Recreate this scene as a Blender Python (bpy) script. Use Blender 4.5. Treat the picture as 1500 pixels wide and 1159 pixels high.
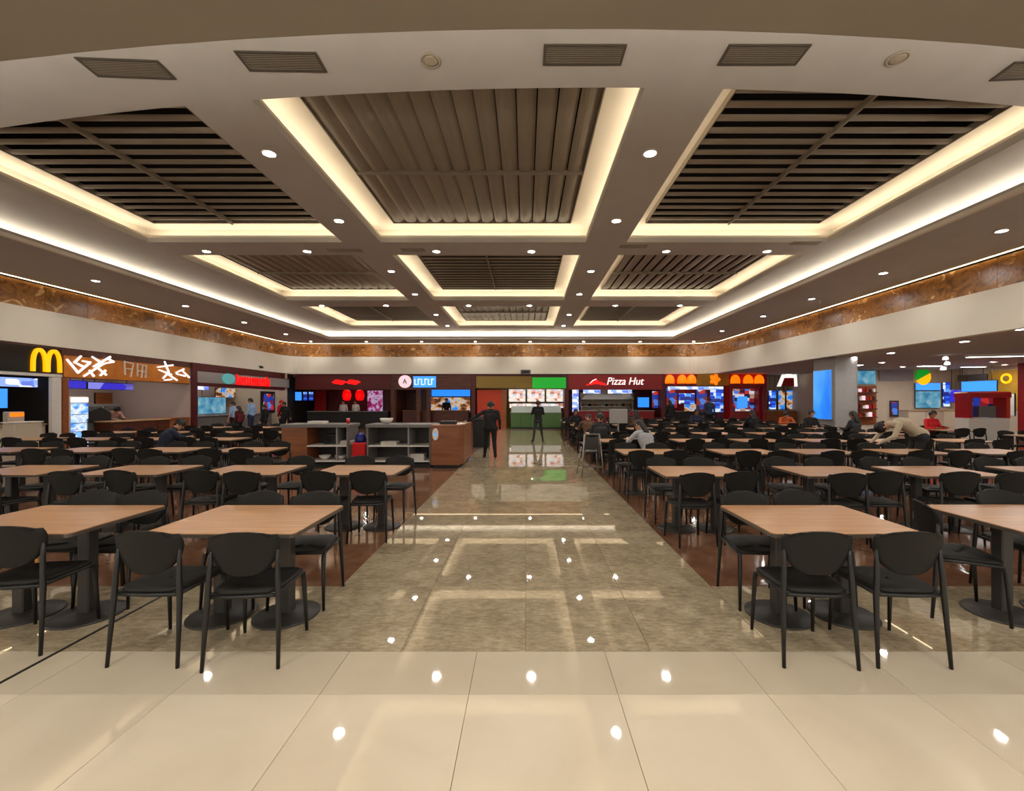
import bpy, bmesh, math, random
from mathutils import Vector, Matrix
random.seed(7)
for o in list(bpy.data.objects): bpy.data.objects.remove(o)
scene = bpy.context.scene
C = scene.collection
PI = math.pi
F = 640.0                     # focal length in pixels of the 1500 px frame
EYE = 1.65
VPX, VPY = 770.0, 588.0

# ------------------------------------------------------------------ camera, world, exposure
cam = bpy.data.cameras.new('camera')
cam_o = bpy.data.objects.new('camera', cam); C.objects.link(cam_o)
cam_o.location = (0, 0, EYE); cam_o.rotation_euler = (PI/2, 0, 0)
cam.sensor_fit = 'HORIZONTAL'; cam.sensor_width = 36.0
cam.lens = 36.0*F/1500.0
cam.shift_x = (750-VPX)/1500.0; cam.shift_y = (VPY-579.5)/1500.0
cam.clip_start = .05; cam.clip_end = 200
scene.camera = cam_o
world = bpy.data.worlds.new('world'); scene.world = world
world.use_nodes = True
bgn = world.node_tree.nodes['Background']
bgn.inputs[0].default_value = (1.0, .92, .82, 1); bgn.inputs[1].default_value = 1.1
scene.view_settings.view_transform = 'Standard'
scene.view_settings.look = 'None'
scene.view_settings.gamma = 1.0
scene.view_settings.use_curve_mapping = False
scene.view_settings.exposure = 0.0
LED_S = 13.0                 # cove strips
LENS_S = 420.0               # downlight lenses

# ------------------------------------------------------------------ helpers
def lin(c):
    c = c/255.0
    return c/12.92 if c <= .04045 else ((c+.055)/1.055)**2.4
def rgb(r, g, b): return (lin(r), lin(g), lin(b), 1.0)

MATS = {}
def mat(name, col, rough=.5, metal=0.0, var=0.0, scale=8.0, bump=0.0, emit=0.0, ecol=None, spec=.5, stretch=(1, 1, 1), rnd=0.0, col2=None, detail=4.0, coat=0.0):
    m = bpy.data.materials.new(name); m.use_nodes = True
    nt = m.node_tree; N = nt.nodes; L = nt.links
    p = N['Principled BSDF']
    p.inputs['Roughness'].default_value = rough
    p.inputs['Metallic'].default_value = metal
    p.inputs['Specular IOR Level'].default_value = spec
    p.inputs['Coat Weight'].default_value = coat
    p.inputs['Coat Roughness'].default_value = .05
    out = None
    if var > 0 or bump > 0 or col2:
        tc = N.new('ShaderNodeTexCoord'); mp = N.new('ShaderNodeMapping')
        mp.inputs['Scale'].default_value = stretch
        L.new(tc.outputs['Object'], mp.inputs['Vector'])
        if rnd > 0:
            oi = N.new('ShaderNodeObjectInfo'); ad = N.new('ShaderNodeVectorMath'); ad.operation = 'ADD'
            ml = N.new('ShaderNodeMath'); ml.operation = 'MULTIPLY'; ml.inputs[1].default_value = 37.0
            L.new(oi.outputs['Random'], ml.inputs[0]); L.new(mp.outputs[0], ad.inputs[0]); L.new(ml.outputs[0], ad.inputs[1])
            vec = ad.outputs[0]
        else: vec = mp.outputs[0]
        nz = N.new('ShaderNodeTexNoise'); nz.inputs['Scale'].default_value = scale; nz.inputs['Detail'].default_value = detail
        L.new(vec, nz.inputs['Vector'])
        rp = N.new('ShaderNodeValToRGB')
        c2 = col2 if col2 else tuple(max(0, x*(1-var)) for x in col[:3])+(1,)
        c1 = col if col2 else tuple(min(1, x*(1+var)) for x in col[:3])+(1,)
        rp.color_ramp.elements[0].position = .32; rp.color_ramp.elements[1].position = .68
        rp.color_ramp.elements[0].color = c2; rp.color_ramp.elements[1].color = c1
        L.new(nz.outputs['Fac'], rp.inputs[0]); out = rp.outputs[0]
        if rnd > 0:
            hs = N.new('ShaderNodeHueSaturation'); mr = N.new('ShaderNodeMapRange')
            mr.inputs['To Min'].default_value = 1-rnd; mr.inputs['To Max'].default_value = 1+rnd
            L.new(oi.outputs['Random'], mr.inputs[0]); L.new(mr.outputs[0], hs.inputs['Value']); L.new(out, hs.inputs['Color']); out = hs.outputs[0]
        if bump > 0:
            b = N.new('ShaderNodeBump'); b.inputs['Strength'].default_value = bump; b.inputs['Distance'].default_value = .01
            L.new(nz.outputs['Fac'], b.inputs['Height']); L.new(b.outputs[0], p.inputs['Normal'])
    if out: L.new(out, p.inputs['Base Color'])
    else: p.inputs['Base Color'].default_value = col
    if emit > 0:
        p.inputs['Emission Color'].default_value = ecol or col
        p.inputs['Emission Strength'].default_value = emit
    MATS[name] = m
    return m

def screen_mat(name, cols, sx=3.0, sz=3.0, strength=1.2, kind='noise', seed=0.0):
    """a lit printed panel: emission with a procedural print"""
    m = bpy.data.materials.new(name); m.use_nodes = True
    nt = m.node_tree; N = nt.nodes; L = nt.links
    p = N['Principled BSDF']; p.inputs['Base Color'].default_value = (.02, .02, .02, 1); p.inputs['Roughness'].default_value = .25
    tc = N.new('ShaderNodeTexCoord'); mp = N.new('ShaderNodeMapping')
    mp.inputs['Scale'].default_value = (sx, sx, sz); mp.inputs['Location'].default_value = (seed*3.1, seed*1.7, seed*2.3)
    L.new(tc.outputs['Object'], mp.inputs['Vector'])
    if kind == 'noise':
        t = N.new('ShaderNodeTexNoise'); t.inputs['Scale'].default_value = 1.0; t.inputs['Detail'].default_value = 2.0
        fac = t.outputs['Fac']
    elif kind == 'cells':
        t = N.new('ShaderNodeTexVoronoi'); t.inputs['Scale'].default_value = 1.0
        s = N.new('ShaderNodeSeparateColor'); L.new(t.outputs['Color'], s.inputs[0]); fac = s.outputs[0]
    else:                    # rows of menu print
        t = N.new('ShaderNodeTexVoronoi'); t.distance = 'CHEBYCHEV'; t.inputs['Scale'].default_value = 1.0; t.inputs['Randomness'].default_value = .55
        s = N.new('ShaderNodeSeparateColor'); L.new(t.outputs['Color'], s.inputs[0]); fac = s.outputs[1]
    L.new(mp.outputs[0], t.inputs['Vector'])
    rp = N.new('ShaderNodeValToRGB'); rp.color_ramp.interpolation = 'LINEAR' if kind == 'noise' else 'CONSTANT'
    lo, hi = (.3, .7) if kind == 'noise' else (0.0, .85)
    els = rp.color_ramp.elements
    while len(els) < len(cols): els.new(.5)
    for i, c in enumerate(cols):
        els[i].position = lo+(hi-lo)*i/max(1, len(cols)-1); els[i].color = c
    L.new(fac, rp.inputs[0]); L.new(rp.outputs[0], p.inputs['Emission Color'])
    p.inputs['Emission Strength'].default_value = strength
    MATS[name] = m
    return m

class MB:
    def __init__(s): s.v = []; s.f = []; s.sm = []
    def add(s, vs, fs, smooth=False):
        b = len(s.v); s.v += [tuple(v) for v in vs]
        for f in fs: s.f.append(tuple(i+b for i in f)); s.sm.append(smooth)
        return s
    def box(s, x0, x1, y0, y1, z0, z1):
        s.add([(x0,y0,z0),(x1,y0,z0),(x1,y1,z0),(x0,y1,z0),(x0,y0,z1),(x1,y0,z1),(x1,y1,z1),(x0,y1,z1)],
              [(0,3,2,1),(4,5,6,7),(0,1,5,4),(1,2,6,5),(2,3,7,6),(3,0,4,7)]); return s
    def bbox(s, x0, x1, y0, y1, z0, z1, b=.01):
        """box with chamfered vertical and top edges"""
        pts = [(x0+b,y0),(x1-b,y0),(x1,y0+b),(x1,y1-b),(x1-b,y1),(x0+b,y1),(x0,y1-b),(x0,y0+b)]
        cx, cy = (x0+x1)/2, (y0+y1)/2
        def ring(z, k): return [(x-(b*k if x > cx else -b*k), y-(b*k if y > cy else -b*k), z) for x, y in pts]
        v = ring(z0, 0)+ring(z1-b, 0)+ring(z1, .7)
        f = [tuple(reversed(range(8)))]+[tuple(range(16, 24))]
        for r in (0, 8):
            for i in range(8): j = (i+1) % 8; f.append((r+i, r+j, r+8+j, r+8+i))
        return s.add(v, f)
    def prism(s, poly, z0, z1):
        n = len(poly); a = sum(poly[i][0]*poly[(i+1) % n][1]-poly[(i+1) % n][0]*poly[i][1] for i in range(n))
        if a < 0: poly = poly[::-1]
        v = [(x, y, z0) for x, y in poly]+[(x, y, z1) for x, y in poly]
        f = [tuple(reversed(range(n))), tuple(range(n, 2*n))]+[(i, (i+1) % n, n+(i+1) % n, n+i) for i in range(n)]
        return s.add(v, f)
    def plate(s, poly, y0, y1):
        """outline in x,z extruded along y"""
        n = len(poly); a = sum(poly[i][0]*poly[(i+1) % n][1]-poly[(i+1) % n][0]*poly[i][1] for i in range(n))
        if a < 0: poly = poly[::-1]
        v = [(x, y0, z) for x, z in poly]+[(x, y1, z) for x, z in poly]
        f = [tuple(range(n)), tuple(reversed(range(n, 2*n)))]+[((i+1) % n, i, n+i, n+(i+1) % n) for i in range(n)]
        return s.add(v, f)
    def lathe(s, prof, c=(0, 0, 0), n=20, smooth=True):
        v = []; f = []
        for r, z in prof:
            for i in range(n):
                a = 2*PI*i/n; v.append((c[0]+r*math.cos(a), c[1]+r*math.sin(a), c[2]+z))
        for k in range(len(prof)-1):
            for i in range(n):
                j = (i+1) % n; f.append((k*n+i, k*n+j, (k+1)*n+j, (k+1)*n+i))
        s.add(v, f, smooth)
        b = len(s.v)-len(v)
        s.f.append(tuple(b+i for i in reversed(range(n)))); s.sm.append(False)
        s.f.append(tuple(b+(len(prof)-1)*n+i for i in range(n))); s.sm.append(False)
        return s
    def tube(s, pts, rads, n=8, smooth=True, flat=1.0):
        pts = [Vector(p) for p in pts]
        if not isinstance(rads, (list, tuple)): rads = [rads]*len(pts)
        v = []; f = []
        for k, p in enumerate(pts):
            t = (pts[min(k+1, len(pts)-1)]-pts[max(k-1, 0)]).normalized()
            ref = Vector((0, 1, 0)) if abs(t.y) < .9 else Vector((1, 0, 0))
            a = t.cross(ref).normalized(); b = t.cross(a).normalized()
            for i in range(n):
                q = 2*PI*i/n+PI/n; v.append(p+a*math.cos(q)*rads[k]+b*math.sin(q)*rads[k]*flat)
        for k in range(len(pts)-1):
            for i in range(n):
                j = (i+1) % n; f.append((k*n+i, k*n+j, (k+1)*n+j, (k+1)*n+i))
        b0 = len(s.v); s.add(v, f, smooth)
        s.f.append(tuple(b0+i for i in reversed(range(n)))); s.sm.append(False)
        m = (len(pts)-1)*n; s.f.append(tuple(b0+m+i for i in range(n))); s.sm.append(False)
        return s
    def ball(s, c, r, sc=(1, 1, 1), n=14, m=9):
        v = []; f = []
        for k in range(1, m):
            ph = PI*k/m
            for i in range(n):
                a = 2*PI*i/n
                v.append((c[0]+r*sc[0]*math.sin(ph)*math.cos(a), c[1]+r*sc[1]*math.sin(ph)*math.sin(a), c[2]+r*sc[2]*math.cos(ph)))
        v.append((c[0], c[1], c[2]+r*sc[2])); v.append((c[0], c[1], c[2]-r*sc[2]))
        T, B = len(v)-2, len(v)-1
        for k in range(m-2):
            for i in range(n):
                j = (i+1) % n; f.append((k*n+j, k*n+i, (k+1)*n+i, (k+1)*n+j))
        for i in range(n):
            j = (i+1) % n; f.append((T, i, j)); f.append((B, (m-2)*n+j, (m-2)*n+i))
        return s.add(v, f, True)
    def mesh(s, name):
        me = bpy.data.meshes.new(name); me.from_pydata(s.v, [], s.f)
        for p, q in zip(me.polygons, s.sm): p.use_smooth = q
        bm = bmesh.new(); bm.from_mesh(me); bmesh.ops.recalc_face_normals(bm, faces=bm.faces); bm.to_mesh(me); bm.free()
        me.update(); return me
    def build(s, name, m, parent=None, loc=None):
        return link(name, s.mesh(name), m, parent, loc)

def link(name, me, m, parent=None, loc=None):
    if m is not None and len(me.materials) == 0: me.materials.append(MATS[m] if isinstance(m, str) else m)
    o = bpy.data.objects.new(name, me); C.objects.link(o)
    if parent: o.parent = parent
    if loc: o.location = loc
    return o
def tag(o, label, cat, group=None, kind=None):
    o['label'] = label; o['category'] = cat
    if group: o['group'] = group
    if kind: o['kind'] = kind
    return o
def thing(name, label, cat, loc=(0, 0, 0), rz=0.0, group=None):
    o = bpy.data.objects.new(name, None); C.objects.link(o); o.empty_display_size = .1
    o.location = loc; o.rotation_euler = (0, 0, rz)
    return tag(o, label, cat, group)
def struct(o): o['kind'] = 'structure'; return o
def copy_tree(o, parent=None):
    c = o.copy(); C.objects.link(c); c.parent = parent
    for ch in o.children: copy_tree(ch, c)
    return c
def text_mesh(s, size, ext=.02, shear=0.0):
    cu = bpy.data.curves.new('txt', 'FONT'); cu.body = s; cu.size = size; cu.extrude = ext; cu.shear = shear
    cu.align_x = 'CENTER'; cu.align_y = 'CENTER'; cu.resolution_u = 3
    o = bpy.data.objects.new('txt', cu); C.objects.link(o)
    dg = bpy.context.evaluated_depsgraph_get()
    me = bpy.data.meshes.new_from_object(o.evaluated_get(dg))
    bpy.data.objects.remove(o); bpy.data.curves.remove(cu)
    me.transform(Matrix.Rotation(PI/2, 4, 'X')); me.materials.clear()
    return me
def at(x, y, D):             # a photograph point at depth D
    return Vector(((x-VPX)*D/F, D, EYE+(VPY-y)*D/F))

# ------------------------------------------------------------------ materials
def wood(name, c1, c2, rough=.35, sc=2.0, stretch=(1, 14, 14)):
    return mat(name, c1, rough, scale=sc, col2=c2, stretch=stretch, detail=5.0, rnd=.06)
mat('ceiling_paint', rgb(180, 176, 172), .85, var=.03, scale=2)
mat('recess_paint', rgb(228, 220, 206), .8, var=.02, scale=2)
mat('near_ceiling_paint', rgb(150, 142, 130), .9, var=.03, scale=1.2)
mat('fascia_paint', rgb(228, 220, 203), .75, var=.03, scale=.7)
mat('slat_metal', rgb(132, 122, 108), .5, metal=.0, var=.04, scale=3)
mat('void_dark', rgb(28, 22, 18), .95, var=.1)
mat('vent_grey', rgb(160, 150, 134), .6, var=.05)
mat('vent_dark', rgb(74, 67, 58), .8, var=.05)
mat('led', (1, .78, .46, 1), emit=LED_S, ecol=(1, .87, .66, 1))
mat('led_ring', (1, .9, .75, 1), emit=LED_S*2.4, ecol=(1, .90, .72, 1))
mat('led_front', (1, .9, .75, 1), emit=52.0, ecol=(1, .92, .80, 1))
mat('led_line', (1, .78, .46, 1), emit=7.0, ecol=(1, .80, .50, 1))
mat('lens', (1, .95, .88, 1), emit=LENS_S, ecol=(1, .965, .91, 1))
mat('lens_wing', (1, .97, .95, 1), emit=70, ecol=(1, .96, .92, 1))
mat('trim_white', rgb(225, 220, 212), .5, var=.02)
def onyx():
    m = mat('onyx', rgb(196, 140, 72), .3, col2=rgb(112, 72, 38), scale=2.2, detail=8, rnd=.22, var=.1, stretch=(1, 1, 1.4))
    nt = m.node_tree
    nz = [n for n in nt.nodes if n.type == 'TEX_NOISE'][0]; nz.inputs['Distortion'].default_value = 1.6
    rp = [n for n in nt.nodes if n.type == 'VALTORGB'][0]
    e = rp.color_ramp.elements.new(.52); e.color = rgb(180, 124, 62)
    e = rp.color_ramp.elements.new(.60); e.color = rgb(146, 94, 48)
    rp.color_ramp.elements[-1].color = rgb(236, 190, 126)
onyx()
def stone(name, c1, c2, c3, rough, sc, rnd):
    m = mat(name, c1, rough, col2=c2, scale=sc, detail=9, rnd=rnd, var=.1, spec=.6)
    nt = m.node_tree
    nz = [n for n in nt.nodes if n.type == 'TEX_NOISE'][0]; nz.inputs['Distortion'].default_value = .8
    rp = [n for n in nt.nodes if n.type == 'VALTORGB'][0]
    e = rp.color_ramp.elements.new(.5); e.color = c3
    return m
stone('granite', rgb(186, 170, 142), rgb(146, 130, 105), rgb(168, 152, 124), .02, 4.0, .05)
def grain(m, sc, amt):
    nt = m.node_tree; N = nt.nodes; L = nt.links; p = N['Principled BSDF']
    src = p.inputs['Base Color'].links[0].from_socket
    nz0 = [n for n in N if n.type == 'TEX_NOISE'][0]; nz0.inputs['Distortion'].default_value = .25; nz0.inputs['Roughness'].default_value = .72
    vec = nz0.inputs['Vector'].links[0].from_socket
    mp = N.new('ShaderNodeMapping'); mp.inputs['Scale'].default_value = (1.0, 2.6, 1.0); mp.inputs['Rotation'].default_value = (0, 0, .35); L.new(vec, mp.inputs['Vector'])
    n2 = N.new('ShaderNodeTexNoise'); n2.inputs['Scale'].default_value = sc; n2.inputs['Detail'].default_value = 6; n2.inputs['Roughness'].default_value = .75
    L.new(mp.outputs[0], n2.inputs['Vector'])
    mr = N.new('ShaderNodeMapRange'); mr.inputs['From Min'].default_value = .3; mr.inputs['From Max'].default_value = .7; mr.inputs['To Min'].default_value = 1-amt; mr.inputs['To Max'].default_value = 1+amt
    L.new(n2.outputs['Fac'], mr.inputs[0])
    mx = N.new('ShaderNodeVectorMath'); mx.operation = 'SCALE'; L.new(src, mx.inputs[0]); L.new(mr.outputs[0], mx.inputs['Scale'])
    L.new(mx.outputs[0], p.inputs['Base Color'])
grain(MATS['granite'], 14.0, .34)
MATS['granite'].node_tree.nodes['Principled BSDF'].inputs['Specular IOR Level'].default_value = .9
stone('cream_tile', rgb(224, 209, 184), rgb(214, 198, 172), rgb(219, 204, 178), .035, 1.2, .015)
stone('cream_border', rgb(206, 192, 168), rgb(196, 181, 156), rgb(201, 187, 162), .035, 1.2, .015)
mat('grout', rgb(120, 106, 86), .7, var=.05)
mat('brown_floor', rgb(134, 96, 72), .09, col2=rgb(116, 80, 58), scale=6, detail=6, spec=.5)
mat('joint_black', rgb(14, 12, 11), .6, var=.1)
wood('table_wood', rgb(202, 153, 106), rgb(182, 132, 88), .32, 1.6, (1.2, 16, 16))
mat('table_edge', rgb(92, 84, 76), .35, metal=.3, var=.05)
mat('pedestal_grey', rgb(64, 60, 56), .45, metal=.3, var=.05)
mat('chair_black', rgb(25, 23, 20), .6, var=.08, scale=40, bump=.02, spec=.3)
mat('chair_leg', rgb(19, 18, 17), .42, var=.06, scale=30)
mat('black', rgb(14, 13, 13), .5, var=.1)
mat('black_gloss', rgb(10, 10, 12), .12, var=.1)
mat('white_panel', rgb(222, 216, 206), .5, var=.03)
mat('grey_panel', rgb(150, 147, 145), .5, var=.04)
mat('mid_grey', rgb(112, 108, 104), .45, var=.05)
mat('steel', rgb(170, 168, 164), .28, metal=.9, var=.04, stretch=(1, 1, 12))
mat('cream_wall', rgb(206, 190, 168), .7, var=.03, scale=2)
mat('pink_wall', rgb(186, 166, 158), .6, var=.03, scale=2)
mat('maroon', rgb(84, 16, 16), .45, var=.08)
mat('red_paint', rgb(168, 16, 16), .4, var=.05)
mat('dark_red', rgb(140, 12, 14), .4, var=.06)
mat('orange_red', rgb(196, 58, 22), .5, var=.06)
mat('olive', rgb(140, 112, 44), .6, var=.06)
mat('yellow_wall', rgb(178, 138, 40), .55, var=.06)
mat('green_paint', rgb(70, 106, 52), .4, var=.06)
mat('teal', rgb(96, 176, 176), .4, emit=.35, ecol=rgb(96, 186, 186))
wood('shop_wood', rgb(168, 96, 44), rgb(128, 66, 28), .4, 1.5)
wood('block_wood', rgb(150, 92, 52), rgb(126, 72, 40), .4, 1.2, (1.0, 1.0, 9))
wood('dark_wood', rgb(96, 46, 24), rgb(66, 28, 14), .4, 1.5)
wood('counter_wood', rgb(196, 158, 112), rgb(172, 130, 86), .4, 1.2)
mat('glass', rgb(200, 214, 210), .08, var=.02, spec=.7)
mat('sign_yellow', rgb(255, 190, 10), .4, emit=1.0, ecol=rgb(255, 176, 0))
mat('sign_white', (.8, .8, .8, 1), .4, emit=.95, ecol=(1, .97, .92, 1))
mat('sign_red', rgb(240, 20, 20), .4, emit=1.0, ecol=rgb(255, 10, 14))
mat('sign_green', rgb(10, 160, 40), .4, emit=.5, ecol=rgb(10, 170, 40))
mat('sign_pink', rgb(230, 205, 212), .4, emit=.75, ecol=rgb(240, 205, 218))
mat('amber_board', rgb(190, 112, 26), .4, col2=rgb(150, 82, 18), scale=2.0, emit=.16, ecol=rgb(200, 116, 24))
mat('sign_blue', rgb(60, 150, 255), .4, emit=1.0, ecol=rgb(60, 150, 255))
mat('lantern', rgb(255, 120, 10), .5, emit=1.3, ecol=rgb(255, 112, 6))
mat('screen_blue', rgb(20, 120, 255), .3, emit=1.0, ecol=rgb(36, 140, 255))
mat('red_bin', rgb(200, 14, 16), .4, var=.05)
mat('blue_bag', rgb(18, 30, 110), .4, var=.15, scale=20)
mat('paper', rgb(235, 232, 226), .7, var=.03)
mat('poster_frame', rgb(50, 44, 44), .4, var=.05)
MENU_P = [rgb(250, 235, 225), rgb(235, 180, 165), rgb(250, 240, 230), rgb(205, 215, 230), rgb(250, 225, 205), rgb(200, 120, 100)]
MENU_B = [rgb(20, 60, 190), rgb(90, 160, 255), rgb(220, 235, 255), rgb(40, 110, 240), rgb(190, 210, 255), rgb(30, 40, 120)]
MENU_M = [rgb(30, 60, 170), rgb(220, 50, 40), rgb(235, 235, 245), rgb(80, 140, 240), rgb(200, 150, 120), rgb(30, 25, 60), rgb(140, 30, 50)]
screen_mat('menu_pink', MENU_P, 5, 7, 1.0, 'rows')
screen_mat('menu_blue', MENU_B, 3, 5, 1.0, 'rows', 1)
screen_mat('menu_mix', MENU_M, 3.2, 4.4, .7, 'rows', 2)
screen_mat('menu_lilac', [rgb(120, 110, 210), rgb(60, 50, 220), rgb(150, 150, 255), rgb(100, 90, 190)], 1.1, 1.5, .8, 'cells', 3)
screen_mat('menu_white', [rgb(235, 240, 255), rgb(150, 180, 255), rgb(250, 250, 255), rgb(110, 130, 230)], 3, 6, 1.1, 'rows', 4)
screen_mat('food_photo', [rgb(30, 120, 240), rgb(60, 160, 255), rgb(235, 200, 150), rgb(160, 90, 40), rgb(60, 30, 20)], 2.0, 3.0, .8, 'noise', 5)
screen_mat('fridge_glow', [rgb(40, 90, 230), rgb(120, 190, 255), rgb(240, 245, 255), rgb(70, 150, 255)], 3.0, 5.0, 1.1, 'noise', 6)
screen_mat('neon_pink', [rgb(40, 10, 50), rgb(180, 20, 110), rgb(230, 200, 240), rgb(80, 30, 120)], 3.0, 3.0, .6, 'noise', 7)
screen_mat('sky_print', [rgb(60, 150, 200), rgb(120, 200, 230), rgb(200, 230, 240)], 3.0, 3.0, .55, 'noise', 8)
screen_mat('blue_display', [rgb(16, 110, 255), rgb(40, 150, 255), rgb(90, 180, 255)], 1.2, .5, .95, 'noise', 9)
screen_mat('kitchen_glow', [rgb(60, 50, 40), rgb(170, 150, 110), rgb(225, 210, 170), rgb(110, 95, 70)], 6.0, 9.0, .5, 'rows', 10)
mat('red_glow', rgb(220, 10, 10), .4, emit=.8, ecol=rgb(255, 4, 6))

# ------------------------------------------------------------------ floor
XL, XR, YB = -14.0, 11.0, 26.0         # hall edges
floor = struct(MB().box(-18, 23.2, -7, 31, -.25, -.006).build('floor', 'grout'))
AIS = 1.65; Y_CR = 2.88; Y_BR = 3.90
def tile_mesh(w, d, name):
    g = .0014
    return MB().bbox(-w/2+g, w/2-g, -d/2+g, d/2-g, -.006, 0, .0012).mesh(name)
_tm = {}
def tile(x0, x1, y0, y1, m):
    k = (round(x1-x0, 3), round(y1-y0, 3), m)
    if k not in _tm: _tm[k] = tile_mesh(x1-x0, y1-y0, 'tile')
    link('tile', _tm[k], m, floor, ((x0+x1)/2, (y0+y1)/2, 0))
JX = -3.08                              # black expansion joint along the hall
cw = .84
xs = [JX+.012]+[-2.84+cw*i for i in range(10)]
for i in range(len(xs)-1):
    tile(xs[i], xs[i+1], 2.46, Y_CR, 'cream_border')
    for k in range(2): tile(xs[i], xs[i+1], 2.46-cw*(k+1), 2.46-cw*k, 'cream_tile')
xl = [JX-.012-cw*i for i in range(4)]
for i in range(3):
    tile(xl[i+1], xl[i], 2.46, Y_CR, 'cream_border')
    for k in range(2): tile(xl[i+1], xl[i], 2.46-cw*(k+1), 2.46-cw*k, 'cream_tile')
yb = 2.46-2*cw
g_ = MB().box(-17.9, JX-.012, -6.9, yb-.003, -.006, 0).box(JX+.012, 23, -6.9, yb-.003, -.006, 0)
g_.box(-17.9, xl[-1]-.003, yb, Y_CR, -.006, 0).box(xs[-1]+.003, 23, yb, Y_CR, -.006, 0)
t_ = g_.build('tile_field', 'cream_tile', floor); t_['kind'] = 'stuff'
gw = 2*AIS/4
for j in range(28):
    for i in range(4):
        if j == 0: tile(-AIS+gw*i, -AIS+gw*(i+1), Y_CR, Y_BR, 'granite')
        else: tile(-AIS+gw*i, -AIS+gw*(i+1), Y_BR+gw*(j-1), Y_BR+gw*j, 'granite')
for i in range(5):
    tile(AIS+gw*i, AIS+gw*(i+1), Y_CR, Y_BR, 'granite')
a_ = [-AIS, -AIS-gw, JX+.012]
for i in range(2): tile(a_[i+1], a_[i], Y_CR, Y_BR, 'granite')
for i in range(3): tile(JX-.012-gw*(i+1), JX-.012-gw*i, Y_CR, Y_BR, 'granite')
g_ = MB().box(AIS+gw*5+.003, 23, Y_CR, Y_BR, -.006, 0).box(-17.9, JX-.012-gw*3-.003, Y_CR, Y_BR, -.006, 0).box(-AIS, AIS, Y_BR+gw*27+.002, 30.5, -.006, 0)
t_ = g_.build('tile_field', 'granite', floor); t_['kind'] = 'stuff'
MB().box(AIS+.002, 23, Y_BR+.002, 30.5, -.006, 0).build('brown_field', 'brown_floor', floor)
MB().box(-17.9, -AIS-.002, Y_BR+.002, 30.5, -.006, 0).build('brown_field', 'brown_floor', floor)
MB().box(JX-.011, JX+.011, -6.9, Y_BR, -.006, .001).build('expansion_joint', 'joint_black', floor)

# ------------------------------------------------------------------ coffered ceiling
ZS = 5.6; ZT = .12
CX = [(-9.4, -4.55), (-3.6, 1.5), (2.5, 7.5)]
CY = [(5.5, 10.85), (11.8, 17.1), (18.2, 23.6)]
def y_near(x): return 5.5+.011*(x-1)**2
ce = MB()
for x0, x1 in ((-12.7, -9.4), (-4.55, -3.6), (1.5, 2.5), (7.5, 10.0)):
    ce.box(x0, x1, 2.6, 25.4, ZS, ZS+ZT)
for x0, x1 in CX:
    for y0, y1 in ((10.85, 11.8), (17.1, 18.2), (23.6, 25.4)): ce.box(x0, x1, y0, y1, ZS, ZS+ZT)
    n = 10
    ce.prism([(x0, 2.6), (x1, 2.6)]+[(x1+(x0-x1)*i/n, y_near(x1+(x0-x1)*i/n)) for i in range(n+1)], ZS, ZS+ZT)
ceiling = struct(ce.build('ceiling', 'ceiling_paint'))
OFF = .36; ZR = 6.05; PIN = .40
names_r = ['front', 'middle', 'far']; names_c = ['left', 'centre', 'right']
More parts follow.
